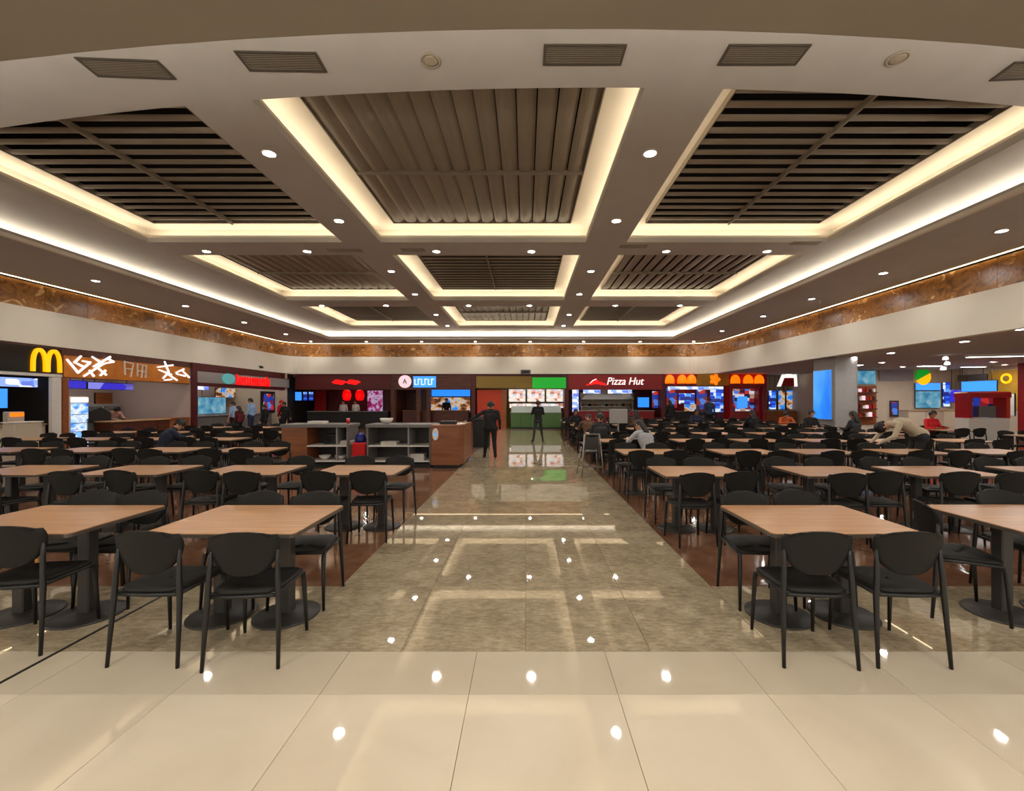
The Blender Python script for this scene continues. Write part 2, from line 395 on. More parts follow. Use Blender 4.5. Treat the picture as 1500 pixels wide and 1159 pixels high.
for r, (y0, y1) in enumerate(CY):
    for c, (x0, x1) in enumerate(CX):
        yn = y0 if r else min(y_near(x0), y_near(x1), y0)
        # lip, recess walls and recess ceiling around the louvres
        lp = MB(); zl = ZS+ZT
        lp.box(x0-.03, x0, yn, y1, zl, zl+.05).box(x1, x1+.03, yn, y1, zl, zl+.05).box(x0, x1, y1, y1+.03, zl, zl+.05)
        if r: lp.box(x0, x1, yn-.03, yn, zl, zl+.05)
        lp.build('recess_lip', 'recess_paint', ceiling)
        a0, a1, b0, b1 = x0-OFF, x1+OFF, yn-OFF, y1+OFF
        p0, p1, q0, q1 = x0+PIN, x1-PIN, yn+(.12 if r == 0 else PIN), y1-PIN*.7
        rc = MB()
        rc.box(a0-.02, a0, b0, b1, zl, ZR).box(a1, a1+.02, b0, b1, zl, ZR).box(a0, a1, b0-.02, b0, zl, ZR).box(a0, a1, b1, b1+.02, zl, ZR)
        rc.box(a0, p0, b0, b1, ZR, ZR+.02).box(p1, a1, b0, b1, ZR, ZR+.02).box(p0, p1, b0, q0, ZR, ZR+.02).box(p0, p1, q1, b1, ZR, ZR+.02)
        rc.build('recess', 'recess_paint', ceiling)
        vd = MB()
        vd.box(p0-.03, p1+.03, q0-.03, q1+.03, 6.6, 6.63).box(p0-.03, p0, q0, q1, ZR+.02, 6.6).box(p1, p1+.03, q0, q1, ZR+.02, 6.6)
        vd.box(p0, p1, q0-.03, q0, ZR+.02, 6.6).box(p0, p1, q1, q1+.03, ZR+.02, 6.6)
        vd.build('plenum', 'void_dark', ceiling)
        # cove strips on top of the slab edge
        cl = thing('cove_light', 'warm light strip cove around the %s row %s ceiling coffer' % (names_r[r], names_c[c]), 'cove light', ((x0+x1)/2, (yn+y1)/2, zl), 0, 'ceiling coffer cove lights')
        hx, hy = (x1-x0)/2, (y1-yn)/2
        o_ = .17
        for (u0, u1, v0, v1) in ((-hx-o_-.04, -hx-o_, -hy, hy), (hx+o_, hx+o_+.04, -hy, hy), (-hx, hx, hy+o_, hy+o_+.04), (-hx, hx, -hy-o_-.04, -hy-o_)):
            if r == 0 and v1 < -hy+.01 and v0 < -hy-.05: continue
            MB().box(u0, u1, v0, v1, .004, .03).build('light_strip', 'led', cl)
        # louvre panel
        along_y = (r+c) % 2 == 1
        lv = thing('louver_panel', 'panel of %s beige ceiling louvres, %s row, %s coffer' % ('lengthwise' if along_y else 'crosswise', names_r[r], names_c[c]), 'ceiling panel', ((p0+p1)/2, (q0+q1)/2, ZR-.1), 0, 'ceiling louvre panels')
        wx, wy = (p1-p0)/2-.02, (q1-q0)/2-.02
        span, length = (wx, wy) if along_y else (wy, wx)
        ns = int(round(2*span/.315)); pitch = 2*span/ns
        # curved blade profile, tilted
        wdt = .29 if along_y else .195; tl = math.radians(8 if along_y else 13); prof = []
        for i in range(6):
            s = -wdt/2+wdt*i/5; h = .035*(1-(2*s/wdt)**2)
            prof.append((s*math.cos(tl)-h*math.sin(tl)*0, s*math.sin(tl)-h))
        th = .022
        outl = prof+[(a, b+th) for a, b in reversed(prof)]
        m_ = MB()
        k = len(outl)
        va = [((a, -length, b+.05) if along_y else (-length, a, b+.05)) for a, b in outl]; vb = [((a, length, b+.05) if along_y else (length, a, b+.05)) for a, b in outl]
        m_.add(va+vb, [tuple(range(k)), tuple(reversed(range(k, 2*k)))]+[(i, (i+1) % k, k+(i+1) % k, k+i) for i in range(k)])
        sme = m_.mesh('slat'); sme.materials.append(MATS['slat_metal'])
        for i in range(ns):
            s = -span+pitch*(i+.5)
            link('slat', sme, None, lv, (s, 0, 0) if along_y else (0, s, 0))
        br = MB()
        if along_y: br.box(-wx, wx, .05*wy, .05*wy+.03, -.035, .05)
        else: br.box(-.05*wx-.015, -.05*wx+.015, -wy, wy, -.045, .05)
        br.build('seam_bar', 'slat_metal', lv)
        fr = MB().box(-wx-.02, wx+.02, -wy-.02, -wy, 0, .11).box(-wx-.02, wx+.02, wy, wy+.02, 0, .11).box(-wx-.02, -wx, -wy, wy, 0, .11).box(wx, wx+.02, -wy, wy, 0, .11)
        fr.build('panel_frame', 'slat_metal', lv)

# lower soffit ring round the hall, with its own cove
ZF = 5.1; IX0, IX1, IY = -10.95, 8.22, 24.35
rg = MB()
rg.box(XL-.3, IX0, 2.6, 26.3, ZF, ZF+.1).box(IX1, XR+.3, 2.6, 26.3, ZF, ZF+.1).box(IX0, IX1, IY, 26.3, ZF, ZF+.1)
rg.box(IX0-.04, IX0, 2.6, IY+.04, ZF+.1, ZF+.17).box(IX1, IX1+.04, 2.6, IY+.04, ZF+.1, ZF+.17).box(IX0, IX1, IY, IY+.04, ZF+.1, ZF+.17)
soff = rg.build('soffit', 'ceiling_paint', ceiling)
st = MB().box(IX0, IX0+.09, 2.6, IY-.09, ZF-.0, ZF+.08).box(IX1-.09, IX1, 2.6, IY-.09, ZF, ZF+.08).box(IX0, IX1, IY-.09, IY, ZF, ZF+.08)
st.build('soffit_edge', 'recess_paint', ceiling)
ck = MB().box(-12.72, -12.7, 2.6, 25.4, ZF+.1, ZS).box(10.0, 10.02, 2.6, 25.4, ZF+.1, ZS).box(-12.7, 10, 25.4, 25.42, ZF+.1, ZS)
ck.build('cove_back', 'recess_paint', ceiling)
cl = thing('cove_light', 'long warm light strip cove running round the whole ceiling edge', 'cove light', (0, 14, ZF+.1))
MB().box(IX0-.86, IX0-.8, -11, IY-14+.6, .004, .035).build('light_strip', 'led_ring', cl)
MB().box(IX1+.62, IX1+.68, -11, IY-14+.6, .004, .035).build('light_strip', 'led_ring', cl)
MB().box(IX0-.7, IX1+.6, IY-14+.7, IY-14+.76, .004, .035).build('light_strip', 'led_ring', cl)

# near lower ceiling of the mall corridor with a curved edge
nc = MB(); n = 24
def y_edge(x): return 3.46+.0135*(x-.4)**2
pts = [(-9+18*i/n, y_edge(-9+18*i/n)) for i in range(n+1)]
nc.prism([(9, -1.0), (-9, -1.0)]+pts, 4.6, 4.68)
for i in range(n):
    (xa, ya), (xb, yb_) = pts[i], pts[i+1]
    nc.add([(xa, ya, 4.6), (xb, yb_, 4.6), (xb, yb_, 4.76), (xa, ya, 4.76), (xa, ya-.04, 4.6), (xb, yb_-.04, 4.6), (xb, yb_-.04, 4.76), (xa, ya-.04, 4.76)],
           [(0, 1, 2, 3), (7, 6, 5, 4), (3, 2, 6, 7)])
nc.box(-9, 9, 2.56, 2.6, 4.68, 5.72)
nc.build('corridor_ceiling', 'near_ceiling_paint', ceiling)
cl = thing('cove_light', 'curved warm light strip hidden above the front ceiling edge', 'cove light', (0, 3, 4.68))
m_ = MB()
for i in range(n):
    (xa, ya), (xb, yb_) = pts[i], pts[i+1]
    m_.prism([(xa, ya-3-.26), (xb, yb_-3-.26), (xb, yb_-3-.22), (xa, ya-3-.22)], .004, .03)
m_.build('light_strip', 'led_front', cl)

# ------------------------------------------------------------------ bulkhead: white fascia and onyx band
def path(R=1.3, inset=0.0):
    P = [(XL+inset, 4.0), (XL+inset, YB-R)]
    for i in range(1, 9):
        a = PI-PI/2*i/8; P.append((XL+R+(R-inset)*math.cos(a), YB-R+(R-inset)*math.sin(a)))
    P.append((XR-R, YB-inset))
    for i in range(1, 9):
        a = PI/2-PI/2*i/8; P.append((XR-R+(R-inset)*math.cos(a), YB-R+(R-inset)*math.sin(a)))
    P.append((XR-inset, 4.0))
    return [Vector((x, y)) for x, y in P]
def sweep(mb, P, t, z0, z1):
    """vertical band following P, thickness t away from the hall"""
    Q = []
    for i, p in enumerate(P):
        d = (P[min(i+1, len(P)-1)]-P[max(i-1, 0)]).normalized(); Q.append(p+Vector((-d.y, d.x))*t)
    n = len(P)
    v = [(p.x, p.y, z0) for p in P]+[(p.x, p.y, z1) for p in P]+[(q.x, q.y, z0) for q in Q]+[(q.x, q.y, z1) for q in Q]
    f = []
    for i in range(n-1):
        f += [(i, i+1, n+i+1, n+i), (2*n+i+1, 2*n+i, 3*n+i, 3*n+i+1), (2*n+i, 2*n+i+1, i+1, i), (n+i, n+i+1, 3*n+i+1, 3*n+i)]
    f += [(0, n, 3*n, 2*n), (n-1, 2*n-1+n*2-n+0, 3*n-1, 0)][:1]
    f.append((n-1, 3*n-1, 4*n-1, 2*n-1))
    mb.add(v, f); return mb
P0 = path()
b_ = MB(); sweep(b_, P0, .25, 3.28, 4.30); fascia = struct(b_.build('trim_1', 'fascia_paint'))
fascia['label'] = 'cream painted bulkhead fascia above the shopfronts'
P1 = path(inset=-.20)
b_ = MB(); sweep(b_, P1, .05, 4.30, 5.1); band = struct(b_.build('trim_2', 'void_dark'))
P2 = path(inset=-.15)
def along(P, s):
    for i in range(len(P)-1):
        l = (P[i+1]-P[i]).length
        if s <= l: return P[i].lerp(P[i+1], s/l)
        s -= l
    return P[-1]
tot = sum((P2[i+1]-P2[i]).length for i in range(len(P2)-1))
npan = 54; pl = tot/npan
for i in range(npan):
    s0, s1 = i*pl+.006, (i+1)*pl-.006
    mb = MB(); sweep(mb, [along(P2, s0+(s1-s0)*k/5) for k in range(6)], .035+random.uniform(-.003, .003), 4.305, 5.045)
    mb.build('panel', 'onyx', band)
cl = thing('cove_light', 'thin warm light line above the brown stone band', 'cove light', (0, 14, 5.05))
m_ = MB(); sweep(m_, [p-Vector((0, 14)) for p in path(inset=-.07)], .03, .034, .046); m_.build('light_strip', 'led_line', cl)

# ------------------------------------------------------------------ downlights, vents, speakers
def dl_proto():
    root = thing('downlight', 'x', 'downlight')
    MB().lathe([(.112, 0), (.118, -.012), (.095, -.018), (.085, -.004), (.085, 0)], n=20).build('trim_ring', 'trim_white', root)
    MB().lathe([(.01, -.006), (.082, -.006), (.082, -.002), (.01, -.002)], n=20).build('lens', 'lens', root)
    return root
DLP = dl_proto(); dl_used = [False]
def downlight(x, y, z, label, group, sc=1.0):
    o = DLP if not dl_used[0] else copy_tree(DLP)
    dl_used[0] = True
    o.location = (x, y, z); o.scale = (sc, sc, sc); tag(o, label, 'downlight', group)
ordn = ['first', 'second', 'third', 'fourth', 'fifth', 'sixth', 'seventh', 'eighth', 'ninth', 'tenth']
for i, y in enumerate((6.95, 9.55, 13.25, 16.1, 19.9, 22.8)):
    downlight(-4.08, y, ZS, 'round downlight on left lengthwise ceiling beam, %s from the front' % ordn[i], 'beam downlights')
    downlight(1.98, y, ZS, 'round downlight on right lengthwise ceiling beam, %s from the front' % ordn[i], 'beam downlights')
for k, yy in enumerate((11.5, 18.0)):
    for i, x in enumerate((-8.4, -5.75, -2.35, .15, 3.7, 6.35)):
        downlight(x, yy, ZS, 'round downlight on %s cross beam, %s from left' % (('nearer', 'farther')[k], ordn[i]), 'cross beam downlights')
for i, y in enumerate((9.1, 12.5, 15.8, 19.1, 22.4)): downlight(-12.3, y, ZF, 'round downlight in left edge soffit, %s from the front' % ordn[i], 'soffit downlights')
for i, y in enumerate((5.9, 8.83, 11.75, 14.7, 17.7, 21.4)): downlight(9.62, y, ZF, 'round downlight in right edge soffit, %s from the front' % ordn[i], 'soffit downlights')
for i, x in enumerate((-12.4, -9.2, -6.0, -2.9, .25, 3.35, 6.6, 9.7)): downlight(x, 25.2, ZF, 'round downlight in far edge soffit, %s from left' % ordn[i], 'soffit downlights', .85)
for i, (x, y) in enumerate(((-2.6, 1.2), (0, 1.2), (2.6, 1.2), (-2.6, -.2), (0, -.2), (2.6, -.2), (-5.2, 1.2), (5.2, 1.2))):  # out-of-view lamps added to brighten the foreground floor
    downlight(x, y, 4.6, 'added unseen downlight in the corridor ceiling above the entrance, number %s' % ordn[i], 'added corridor downlights')
def vent(x, y, rz, label):
    t = thing('air_vent', label, 'air vent', (x, y, ZS), rz, 'ceiling air vents')
    MB().box(-.43, .43, -.12, .12, -.004, .0).build('vent_back', 'vent_dark', t)
    f = MB().box(-.46, .46, -.15, -.12, -.014, 0).box(-.46, .46, .12, .15, -.014, 0).box(-.46, -.43, -.12, .12, -.014, 0).box(.43, .46, -.12, .12, -.014, 0)
    f.build('vent_frame', 'vent_dark', t)
    me = MB().add([(-.43, -.008, -.012), (.43, -.008, -.012), (.43, .012, -.004), (-.43, .012, -.004), (-.43, -.008, -.014), (.43, -.008, -.014), (.43, .012, -.006), (-.43, .012, -.006)],
                  [(0, 1, 2, 3), (7, 6, 5, 4), (0, 4, 5, 1), (2, 6, 7, 3)]).mesh('blade')
    for i in range(9): link('blade', me, 'vent_grey', t, (0, -.105+.026*i, 0))
for i, (px, py) in enumerate(((186, 100), (413, 90), (855, 80), (1118, 80))):
    D = (ZS-EYE)*F/(VPY-py); x = (px-VPX)*D/F
    vent(x, D, (.05, .02, -.0, -.0)[i], 'rectangular grey air vent in the front ceiling strip, %s from left' % ordn[i])
vent(6.15, 5.2, -.06, 'rectangular air vent cut by the right edge of the view')
for i, (px, py) in enumerate(((631, 88), (1315, 85))):
    D = (ZS-EYE)*F/(VPY-py); x = (px-VPX)*D/F
    t = thing('ceiling_speaker', ('round ceiling speaker between the left and middle vents', 'round ceiling speaker near the right end of the front strip')[i], 'speaker', (x, D, ZS), 0, 'ceiling speakers')
    MB().lathe([(.115, 0), (.112, -.016), (.095, -.02), (.095, 0)], n=24).build('rim', 'vent_grey', t)
    MB().lathe([(.01, -.016), (.06, -.018), (.094, -.012), (.094, 0)], n=24).build('grille', 'vent_grey', t)
for i, (px, py, w) in enumerate(((505, 367, .9), (605, 366, .6), (928, 361, .7), (1180, 356, .7))):
    D = (ZS-EYE)*F/(VPY-py); x = (px-VPX)*D/F
    t = thing('slot_diffuser', 'dark slot air diffuser in the nearer cross beam, %s from left' % ordn[i], 'air vent', (x, D, ZS), 0, 'slot diffusers')
    MB().box(-w/2, w/2, -.11, .11, -.004, 0).build('slot_back', 'vent_dark', t)
    me = MB().box(-w/2, w/2, -.008, .008, -.012, -.004).mesh('blade')
    for k in range(5): link('blade', me, 'vent_grey', t, (0, -.1+.05*k, 0))

# ------------------------------------------------------------------ chairs
def chair_seat():
    mb = MB(); n = 28; rings = []
    for (k, z) in ((.90, .445), (.98, .450), (1.0, .462), (.985, .474), (.9, .477), (.55, .468), (.15, .464)):
        r = []
        for i in range(n):
            a = 2*PI*i/n; ca, sa = math.cos(a), math.sin(a); e = .42
            x = math.copysign(abs(ca)**e, ca)*.212; y = math.copysign(abs(sa)**e, sa)*.215
            x *= 1+.06*(y/.215)
            r.append((x*k, y*k+.005, z-(.012 if y > .17 and z > .45 else 0)))
        rings.append(r)
    v = [p for r in rings for p in r]; f = []
    for k in range(len(rings)-1):
        for i in range(n): j = (i+1) % n; f.append((k*n+i, k*n+j, (k+1)*n+j, (k+1)*n+i))
    f.append(tuple(reversed(range(n)))); f.append(tuple(range((len(rings)-1)*n, len(rings)*n)))
    mb.add(v, f, True); return mb
def chair_back():
    mb = MB(); nx, nz = 10, 12
    ts = [(0, .05), (.03, .085), (.08, .115), (.18, .150), (.3, .178), (.42, .197), (.55, .209), (.68, .213), (.8, .209), (.89, .198), (.95, .180), (.985, .155), (1, .12)]
    def P(u, k, off):
        t, w = ts[k]; x = u*w
        z = .565+t*.285-.020*(abs(u)**3)*(t > .9)
        y = -.205-.055*t+.05*(x/.21)**2+off
        return (x, y, z)
    rows = len(ts)
    for off in (0, .02):
        pass
    v = []; 
    for off in (0.0, .02):
        for k in range(rows):
            for i in range(nx+1): v.append(P(-1+2*i/nx, k, off))
    f = []; S = rows*(nx+1)
    for k in range(rows-1):
        for i in range(nx):
            a = k*(nx+1)+i; f.append((a, a+1, a+nx+2, a+nx+1)); f.append((S+a+nx+1, S+a+nx+2, S+a+1, S+a))
    for k in range(rows-1):
        a = k*(nx+1); f.append((a, a+nx+1, S+a+nx+1, S+a)); a += nx; f.append((a+nx+1, a, S+a, S+a+nx+1))
    for i in range(nx):
        f.append((i+1, i, S+i, S+i+1)); a = (rows-1)*(nx+1)+i; f.append((a, a+1, S+a+1, S+a))
    mb.add(v, f, True); return mb
def rear_leg(s):
    return MB().tube([(s*.222, -.235, 0), (s*.215, -.215, .25), (s*.208, -.200, .45), (s*.203, -.198, .55), (s*.198, -.190, .64), (s*.196, -.187, .72)], [.011, .0145, .018, .016, .014, .010], 8)
def front_leg(s):
    return MB().tube([(s*.212, .225, 0), (s*.206, .212, .22), (s*.202, .200, .38), (s*.200, .188, .425), (s*.199, .15, .44), (s*.200, 0, .441), (s*.204, -.19, .445)], [.0105, .014, .0165, .017, .015, .013, .013], 8)
CHM = {'seat': chair_seat().mesh('seat'), 'backrest': chair_back().mesh('backrest'),
       'rl1': rear_leg(1).mesh('leg'), 'rl0': rear_leg(-1).mesh('leg'), 'fl1': front_leg(1).mesh('leg'), 'fl0': front_leg(-1).mesh('leg')}
CHM['rail0'] = MB().tube([(-.205, -.195, .440), (0, -.212, .440), (.205, -.195, .440)], .0125, 8).mesh('seat_rail')
CHM['rail1'] = MB().tube([(-.2, .17, .438), (.2, .17, .438)], .011, 8).mesh('seat_rail')
for k, me in CHM.items(): me.materials.append(MATS['chair_black' if k in ('seat', 'backrest') else 'chair_leg'])
def joined_chair():
    bm = bmesh.new(); me = bpy.data.meshes.new('chair_far')
    for m in CHM.values(): bm.from_mesh(m)
    bm.to_mesh(me); bm.free(); me.materials.append(MATS['chair_black'])
    for p in me.polygons: p.use_smooth = True
    return me
FAR_CHAIR = joined_chair()
n_chairs = [0]
def chair(x, y, rz, label, group, far):
    n_chairs[0] += 1
    if far:
        o = bpy.data.objects.new('chair', FAR_CHAIR); C.objects.link(o); o.location = (x, y, 0); o.rotation_euler = (0, 0, rz)
        return tag(o, label, 'chair', group)
    t = thing('chair', label, 'chair', (x, y, 0), rz, group)
    for nm, k in (('seat', 'seat'), ('backrest', 'backrest'), ('leg', 'rl1'), ('leg', 'rl0'), ('leg', 'fl1'), ('leg', 'fl0'), ('seat_rail', 'rail0'), ('seat_rail', 'rail1')):
        link(nm, CHM[k], None, t)
    return t

# ------------------------------------------------------------------ tables
TW, TD, TH = 1.05, .82, .75
def top_poly(w, d, c=.03):
    return [(-w/2+c, -d/2), (w/2-c, -d/2), (w/2-c*.3, -d/2+c*.3), (w/2, -d/2+c), (w/2, d/2-c), (w/2-c*.3, d/2-c*.3), (w/2-c, d/2), (-w/2+c, d/2), (-w/2+c*.3, d/2-c*.3), (-w/2, d/2-c), (-w/2, -d/2+c), (-w/2+c*.3, -d/2+c*.3)]
TBM = {'tabletop': MB().prism(top_poly(TW-.006, TD-.006), TH-.006, TH).mesh('tabletop'),
       'edge_band': MB().prism(top_poly(TW, TD), TH-.03, TH-.006).mesh('edge_band'),
       'post': MB().bbox(-.045, .045, -.045, .045, .02, TH-.045, .008).mesh('post'),
       'mount': MB().box(-.17, .17, -.03, .03, TH-.046, TH-.03).box(-.03, .03, -.2, .2, TH-.046, TH-.03).mesh('mounting_cross'),
       'base': MB().lathe([(.235, 0), (.238, .008), (.23, .014), (.10, .022), (.07, .030), (.05, .034)], n=32).mesh('base')}
for k, m in (('tabletop', 'table_wood'), ('edge_band', 'table_edge'), ('post', 'pedestal_grey'), ('mount', 'pedestal_grey'), ('base', 'pedestal_grey')): TBM[k].materials.append(MATS[m])
def table(x, y, rz, label, group):
    t = thing('table', label, 'table', (x, y, 0), rz, group)
    link('tabletop', TBM['tabletop'], None, t); link('edge_band', TBM['edge_band'], None, t)
    for s in (-.25, .25):
        p = link('post', TBM['post'], None, t, (s, 0, 0)); link('mounting_cross', TBM['mount'], None, p)
        link('base', TBM['base'], None, t, (s, 0, 0))
    return t
R_ = random.Random(3)
rowN = ['front-row', 'second-row', 'third-row', 'fourth-row', 'fifth-row', 'sixth-row', 'seventh-row', 'eighth-row', 'ninth-row']
colN = ['beside the aisle', 'second from aisle', 'third from aisle', 'fourth from aisle', 'fifth from aisle', 'sixth from aisle', 'seventh from aisle', 'eighth from aisle', 'ninth from aisle']
def setting(x0, yn, side, r, c, skip=(), jit=1.0, custom=None):
    far = yn > 9.5
    cx, cy = x0+TW/2, yn+TD/2
    lab = '%s table %s, %s side' % (rowN[r], colN[c], side)
    table(cx, cy, R_.uniform(-.012, .012)*jit, 'tan wood-topped ' + lab, 'food court tables')
    for k, (dx, dy, rz, nm) in enumerate(((-.27, -.45, 0, 'near left'), (.27, -.45, 0, 'near right'), (-.27, .30, PI, 'far left'), (.27, .30, PI, 'far right'))):
        if k in skip: continue
        jx, jy, ja = R_.uniform(-.03, .03)*jit, R_.uniform(-.07, .05)*jit, R_.uniform(-.12, .12)*jit
        if custom and k in custom: dx, dy, ja = custom[k]; jx = jy = 0
        if not custom and dy > 0: dy += .1
        chair(cx+dx+jx, cy+dy+jy, rz+ja, 'black chair, %s seat of the %s' % (nm, lab), 'food court chairs', far)
# front tables, placed as photographed
setting(-2.62, 2.97, 'left', 0, 0, custom={0: (-.275, -.44, -.02), 1: (.325, -.47, .09), 2: (-.25, .28, -.03), 3: (.27, .265, .10)})
setting(-4.16, 2.97, 'left', 0, 1, skip=(0,), custom={1: (.24, -.34, .12), 2: (-.2, .32, .05), 3: (.26, .30, .04)})
setting(1.68, 2.97, 'right', 0, 0, custom={0: (-.37, -.455, -.06), 1: (.20, -.45, -.02), 2: (-.29, .265, -.08), 3: (.22, .33, .03)})
setting(3.43, 2.99, 'right', 0, 1, skip=(0, 1), custom={2: (-.56, .05, 1.2), 3: (.3, .33, 0)})
# left rows
for c, x0 in enumerate((-2.67, -4.12, -5.58, -7.05)): setting(x0, 5.35, 'left', 1, c)
for c, x0 in enumerate((-2.75, -4.2, -5.7, -7.2, -8.7, -10.2)):
    if c >= 2: setting(x0, 7.75, 'left', 2, c)
for c, x0 in enumerate((-7.9, -9.4, -10.9, -12.4)): setting(x0, 10.1, 'left', 3, c+4)
for c, x0 in enumerate((-7.9, -9.4, -10.9, -12.4)): setting(x0, 12.4, 'left', 4, c+4)
for c, x0 in enumerate((-8.2, -9.8, -11.4)): setting(x0, 14.8, 'left', 5, c+4)
# right rows
RX = [1.68, 3.40, 4.78, 6.35, 7.9, 9.45]
for c in range(4): setting(RX[c], 5.25, 'right', 1, c)
for c in range(5): setting(RX[c], 7.45, 'right', 2, c)
for r, yn in enumerate((9.7, 11.9, 14.1, 16.3, 18.5, 20.7)):
    for c in range(6): setting(RX[c]+R_.uniform(-.08, .08), yn, 'right', r+3, c)
for r, yn in enumerate((11.0, 13.4, 18.4)): setting(12.9, yn, 'right', r+4, 7)

# ------------------------------------------------------------------ shop shells (setting)
def wall(name, m, *boxes):
    mb = MB()
    for b in boxes: mb.box(*b)
    return struct(mb.build(name, m))
ZC = 3.28
wall('wall_left', 'pink_wall', (-17.6, -17.4, 4, 29.2, 0, ZC))
wall('wall_back', 'dark_wood', (-17.6, 16.7, 29.2, 29.4, 0, ZC))
struct(MB().box(-17.6, -14.25, 4, 29.2, ZC, ZC+.1).box(-14.25, 11.25, 26.25, 29.2, ZC, ZC+.1).build('ceiling_shops', 'ceiling_paint'))
struct(MB().box(11.25, 23.2, 3, 29.4, ZC, ZC+.1).build('ceiling_wing', 'ceiling_paint'))
wall('wall_wing_back', 'cream_wall', (16.6, 23.2, 22.6, 22.8, 0, ZC), (16.6, 16.7, 22.8, 29.2, 0, ZC))
wall('wall_wing_right', 'cream_wall', (22.2, 22.4, 3, 22.6, 0, ZC))
# partitions between the left shops
wall('wall_partition_1', 'void_dark', (-17.4, -14.12, 12.98, 13.06, 0, ZC))
wall('wall_partition_12', 'pink_wall', (-17.4, -14.12, 13.06, 13.14, 0, ZC))
wall('wall_partition_2', 'pink_wall', (-17.4, -14.06, 18.35, 18.5, 0, ZC))
struct(MB().box(-14.06, -13.97, 18.33, 18.6, 0, ZC).build('trim_5', 'maroon'))
struct(MB().box(-14.1, -14.02, 4.2, 18.33, 3.06, ZC).build('trim_6', 'dark_wood'))
struct(MB().box(-13.9, 10.9, 26.1, 26.16, 3.1, ZC).build('trim_7', 'maroon'))
wall('wall_partition_3', 'cream_wall', (-17.4, -14.05, 25.35, 25.75, 0, ZC))
wall('wall_partition_4', 'void_dark', (-14.4, -14.1, 25.75, 29.2, 0, ZC))
def bx(px, D=26.0): return (px-VPX)*D/F
for i, (px, m) in enumerate(((575, 'dark_wood'), (693, 'maroon'), (830, 'maroon'), (972, 'maroon'), (1121, 'dark_red'))):
    wall('wall_partition_%d' % (i+5), m, (bx(px)-.12, bx(px)+.12, 26.05, 29.2, 0, ZC))

# ------------------------------------------------------------------ sign, screen and counter builders
def board(name, label, cat, cx, cz, w, h, y, m, rz=0.0, depth=.06, frame=None, fm='black', group=None, x=None, hang=None, stand=False):
    """a flat board facing the hall: thing with a face and a case. Placed at world point (x|cx, y)"""
    t = thing(name, label, cat, (cx if x is None else x, y, cz), rz, group)
    MB().box(-w/2, w/2, .012, depth, -h/2, h/2).build('case', fm, t)
    fr = .015 if frame is None else frame
    MB().box(-w/2+fr, w/2-fr, 0, .012, -h/2+fr, h/2-fr).build('face', m, t)
    if stand: MB().tube([(0, depth*.6, -cz), (0, depth*.6, -h/2)], .02, 8).build('stand_post', 'mid_grey', t); MB().lathe([(.16, -cz), (.16, .012-cz), (.03, .02-cz)], (0, depth*.6, 0), 16).build('stand_base', 'mid_grey', t)
    if hang is None: hang = cat in ('menu board', 'screen', 'banner')
    if hang:
        me = MB().tube([(0, depth*.6, h/2), (0, depth*.6, ZC-cz)], .012, 6).mesh('hanger')
        for s in (-.35, .35): link('hanger', me, 'black', t, (s*w, 0, 0))
    return t
def bboard(name, label, cat, px0, px1, py0, py1, D, m, **k):
    """board on the far wall given by its outline in the photograph and its depth"""
    a = at(px0, py1, D); b = at(px1, py0, D)
    return board(name, label, cat, (a.x+b.x)/2, (a.z+b.z)/2, b.x-a.x, b.z-a.z, D, m, **k)
XW = -13.98
def lw(px, py, X=XW):         # photograph point -> (Y, z) on the left shop line
    D = X*F/(px-VPX); return D, EYE+(VPY-py)*D/F
def lboard(name, label, cat, px0, px1, z0, z1, m, X=XW, **k):
    y0 = X*F/(px0-VPX); y1 = X*F/(px1-VPX)
    return board(name, label, cat, X, (z0+z1)/2, y1-y0, z1-z0, (y0+y1)/2, m, rz=PI/2, **k)
def counter(name, label, x, y, w, d, h, rz, body, top, group=None, panels=0, glass=False):
    t = thing(name, label, 'counter', (x, y, 0), rz, group)
    MB().box(-w/2+.04, w/2-.04, -d/2+.06, d/2, 0, .1).build('plinth', 'black', t)
    MB().box(-w/2, w/2, -d/2+.03, d/2, .1, h-.04).build('body', body, t)
    MB().bbox(-w/2-.02, w/2+.02, -d/2-.02, d/2+.02, h-.04, h, .008).build('countertop', top, t)
    if panels:
        pw = (w-.04)/panels
        me = MB().bbox(-pw/2+.015, pw/2-.015, -.012, .004, .14, h-.08, .006).mesh('front_panel')
        for i in range(panels): link('front_panel', me, body, t, (-w/2+.02+pw*(i+.5), -d/2+.026, 0))
    if glass:
        g = MB().box(-w/2+.05, w/2-.05, -d/2+.02, -d/2+.03, h, h+.35).box(-w/2+.05, w/2-.05, -d/2+.02, d/2-.1, h+.35, h+.36)
        g.build('display_glass', 'glass', t)
    return t
def stroke(mb, pts, w, y0=-.05, y1=-.01):
    """flat brush stroke of width w along a polyline in x,z"""
    for (a, b) in zip(pts, pts[1:]):
        a = Vector(a); b = Vector(b); d = (b-a).normalized(); n = Vector((-d.y, d.x))*w/2; e = d*w*.3
        q = [a-e+n*.7, a-e-n*.7, b+e-n, b+e+n]
        mb.plate([(p.x, p.y) for p in q], y0, y1)
    return mb

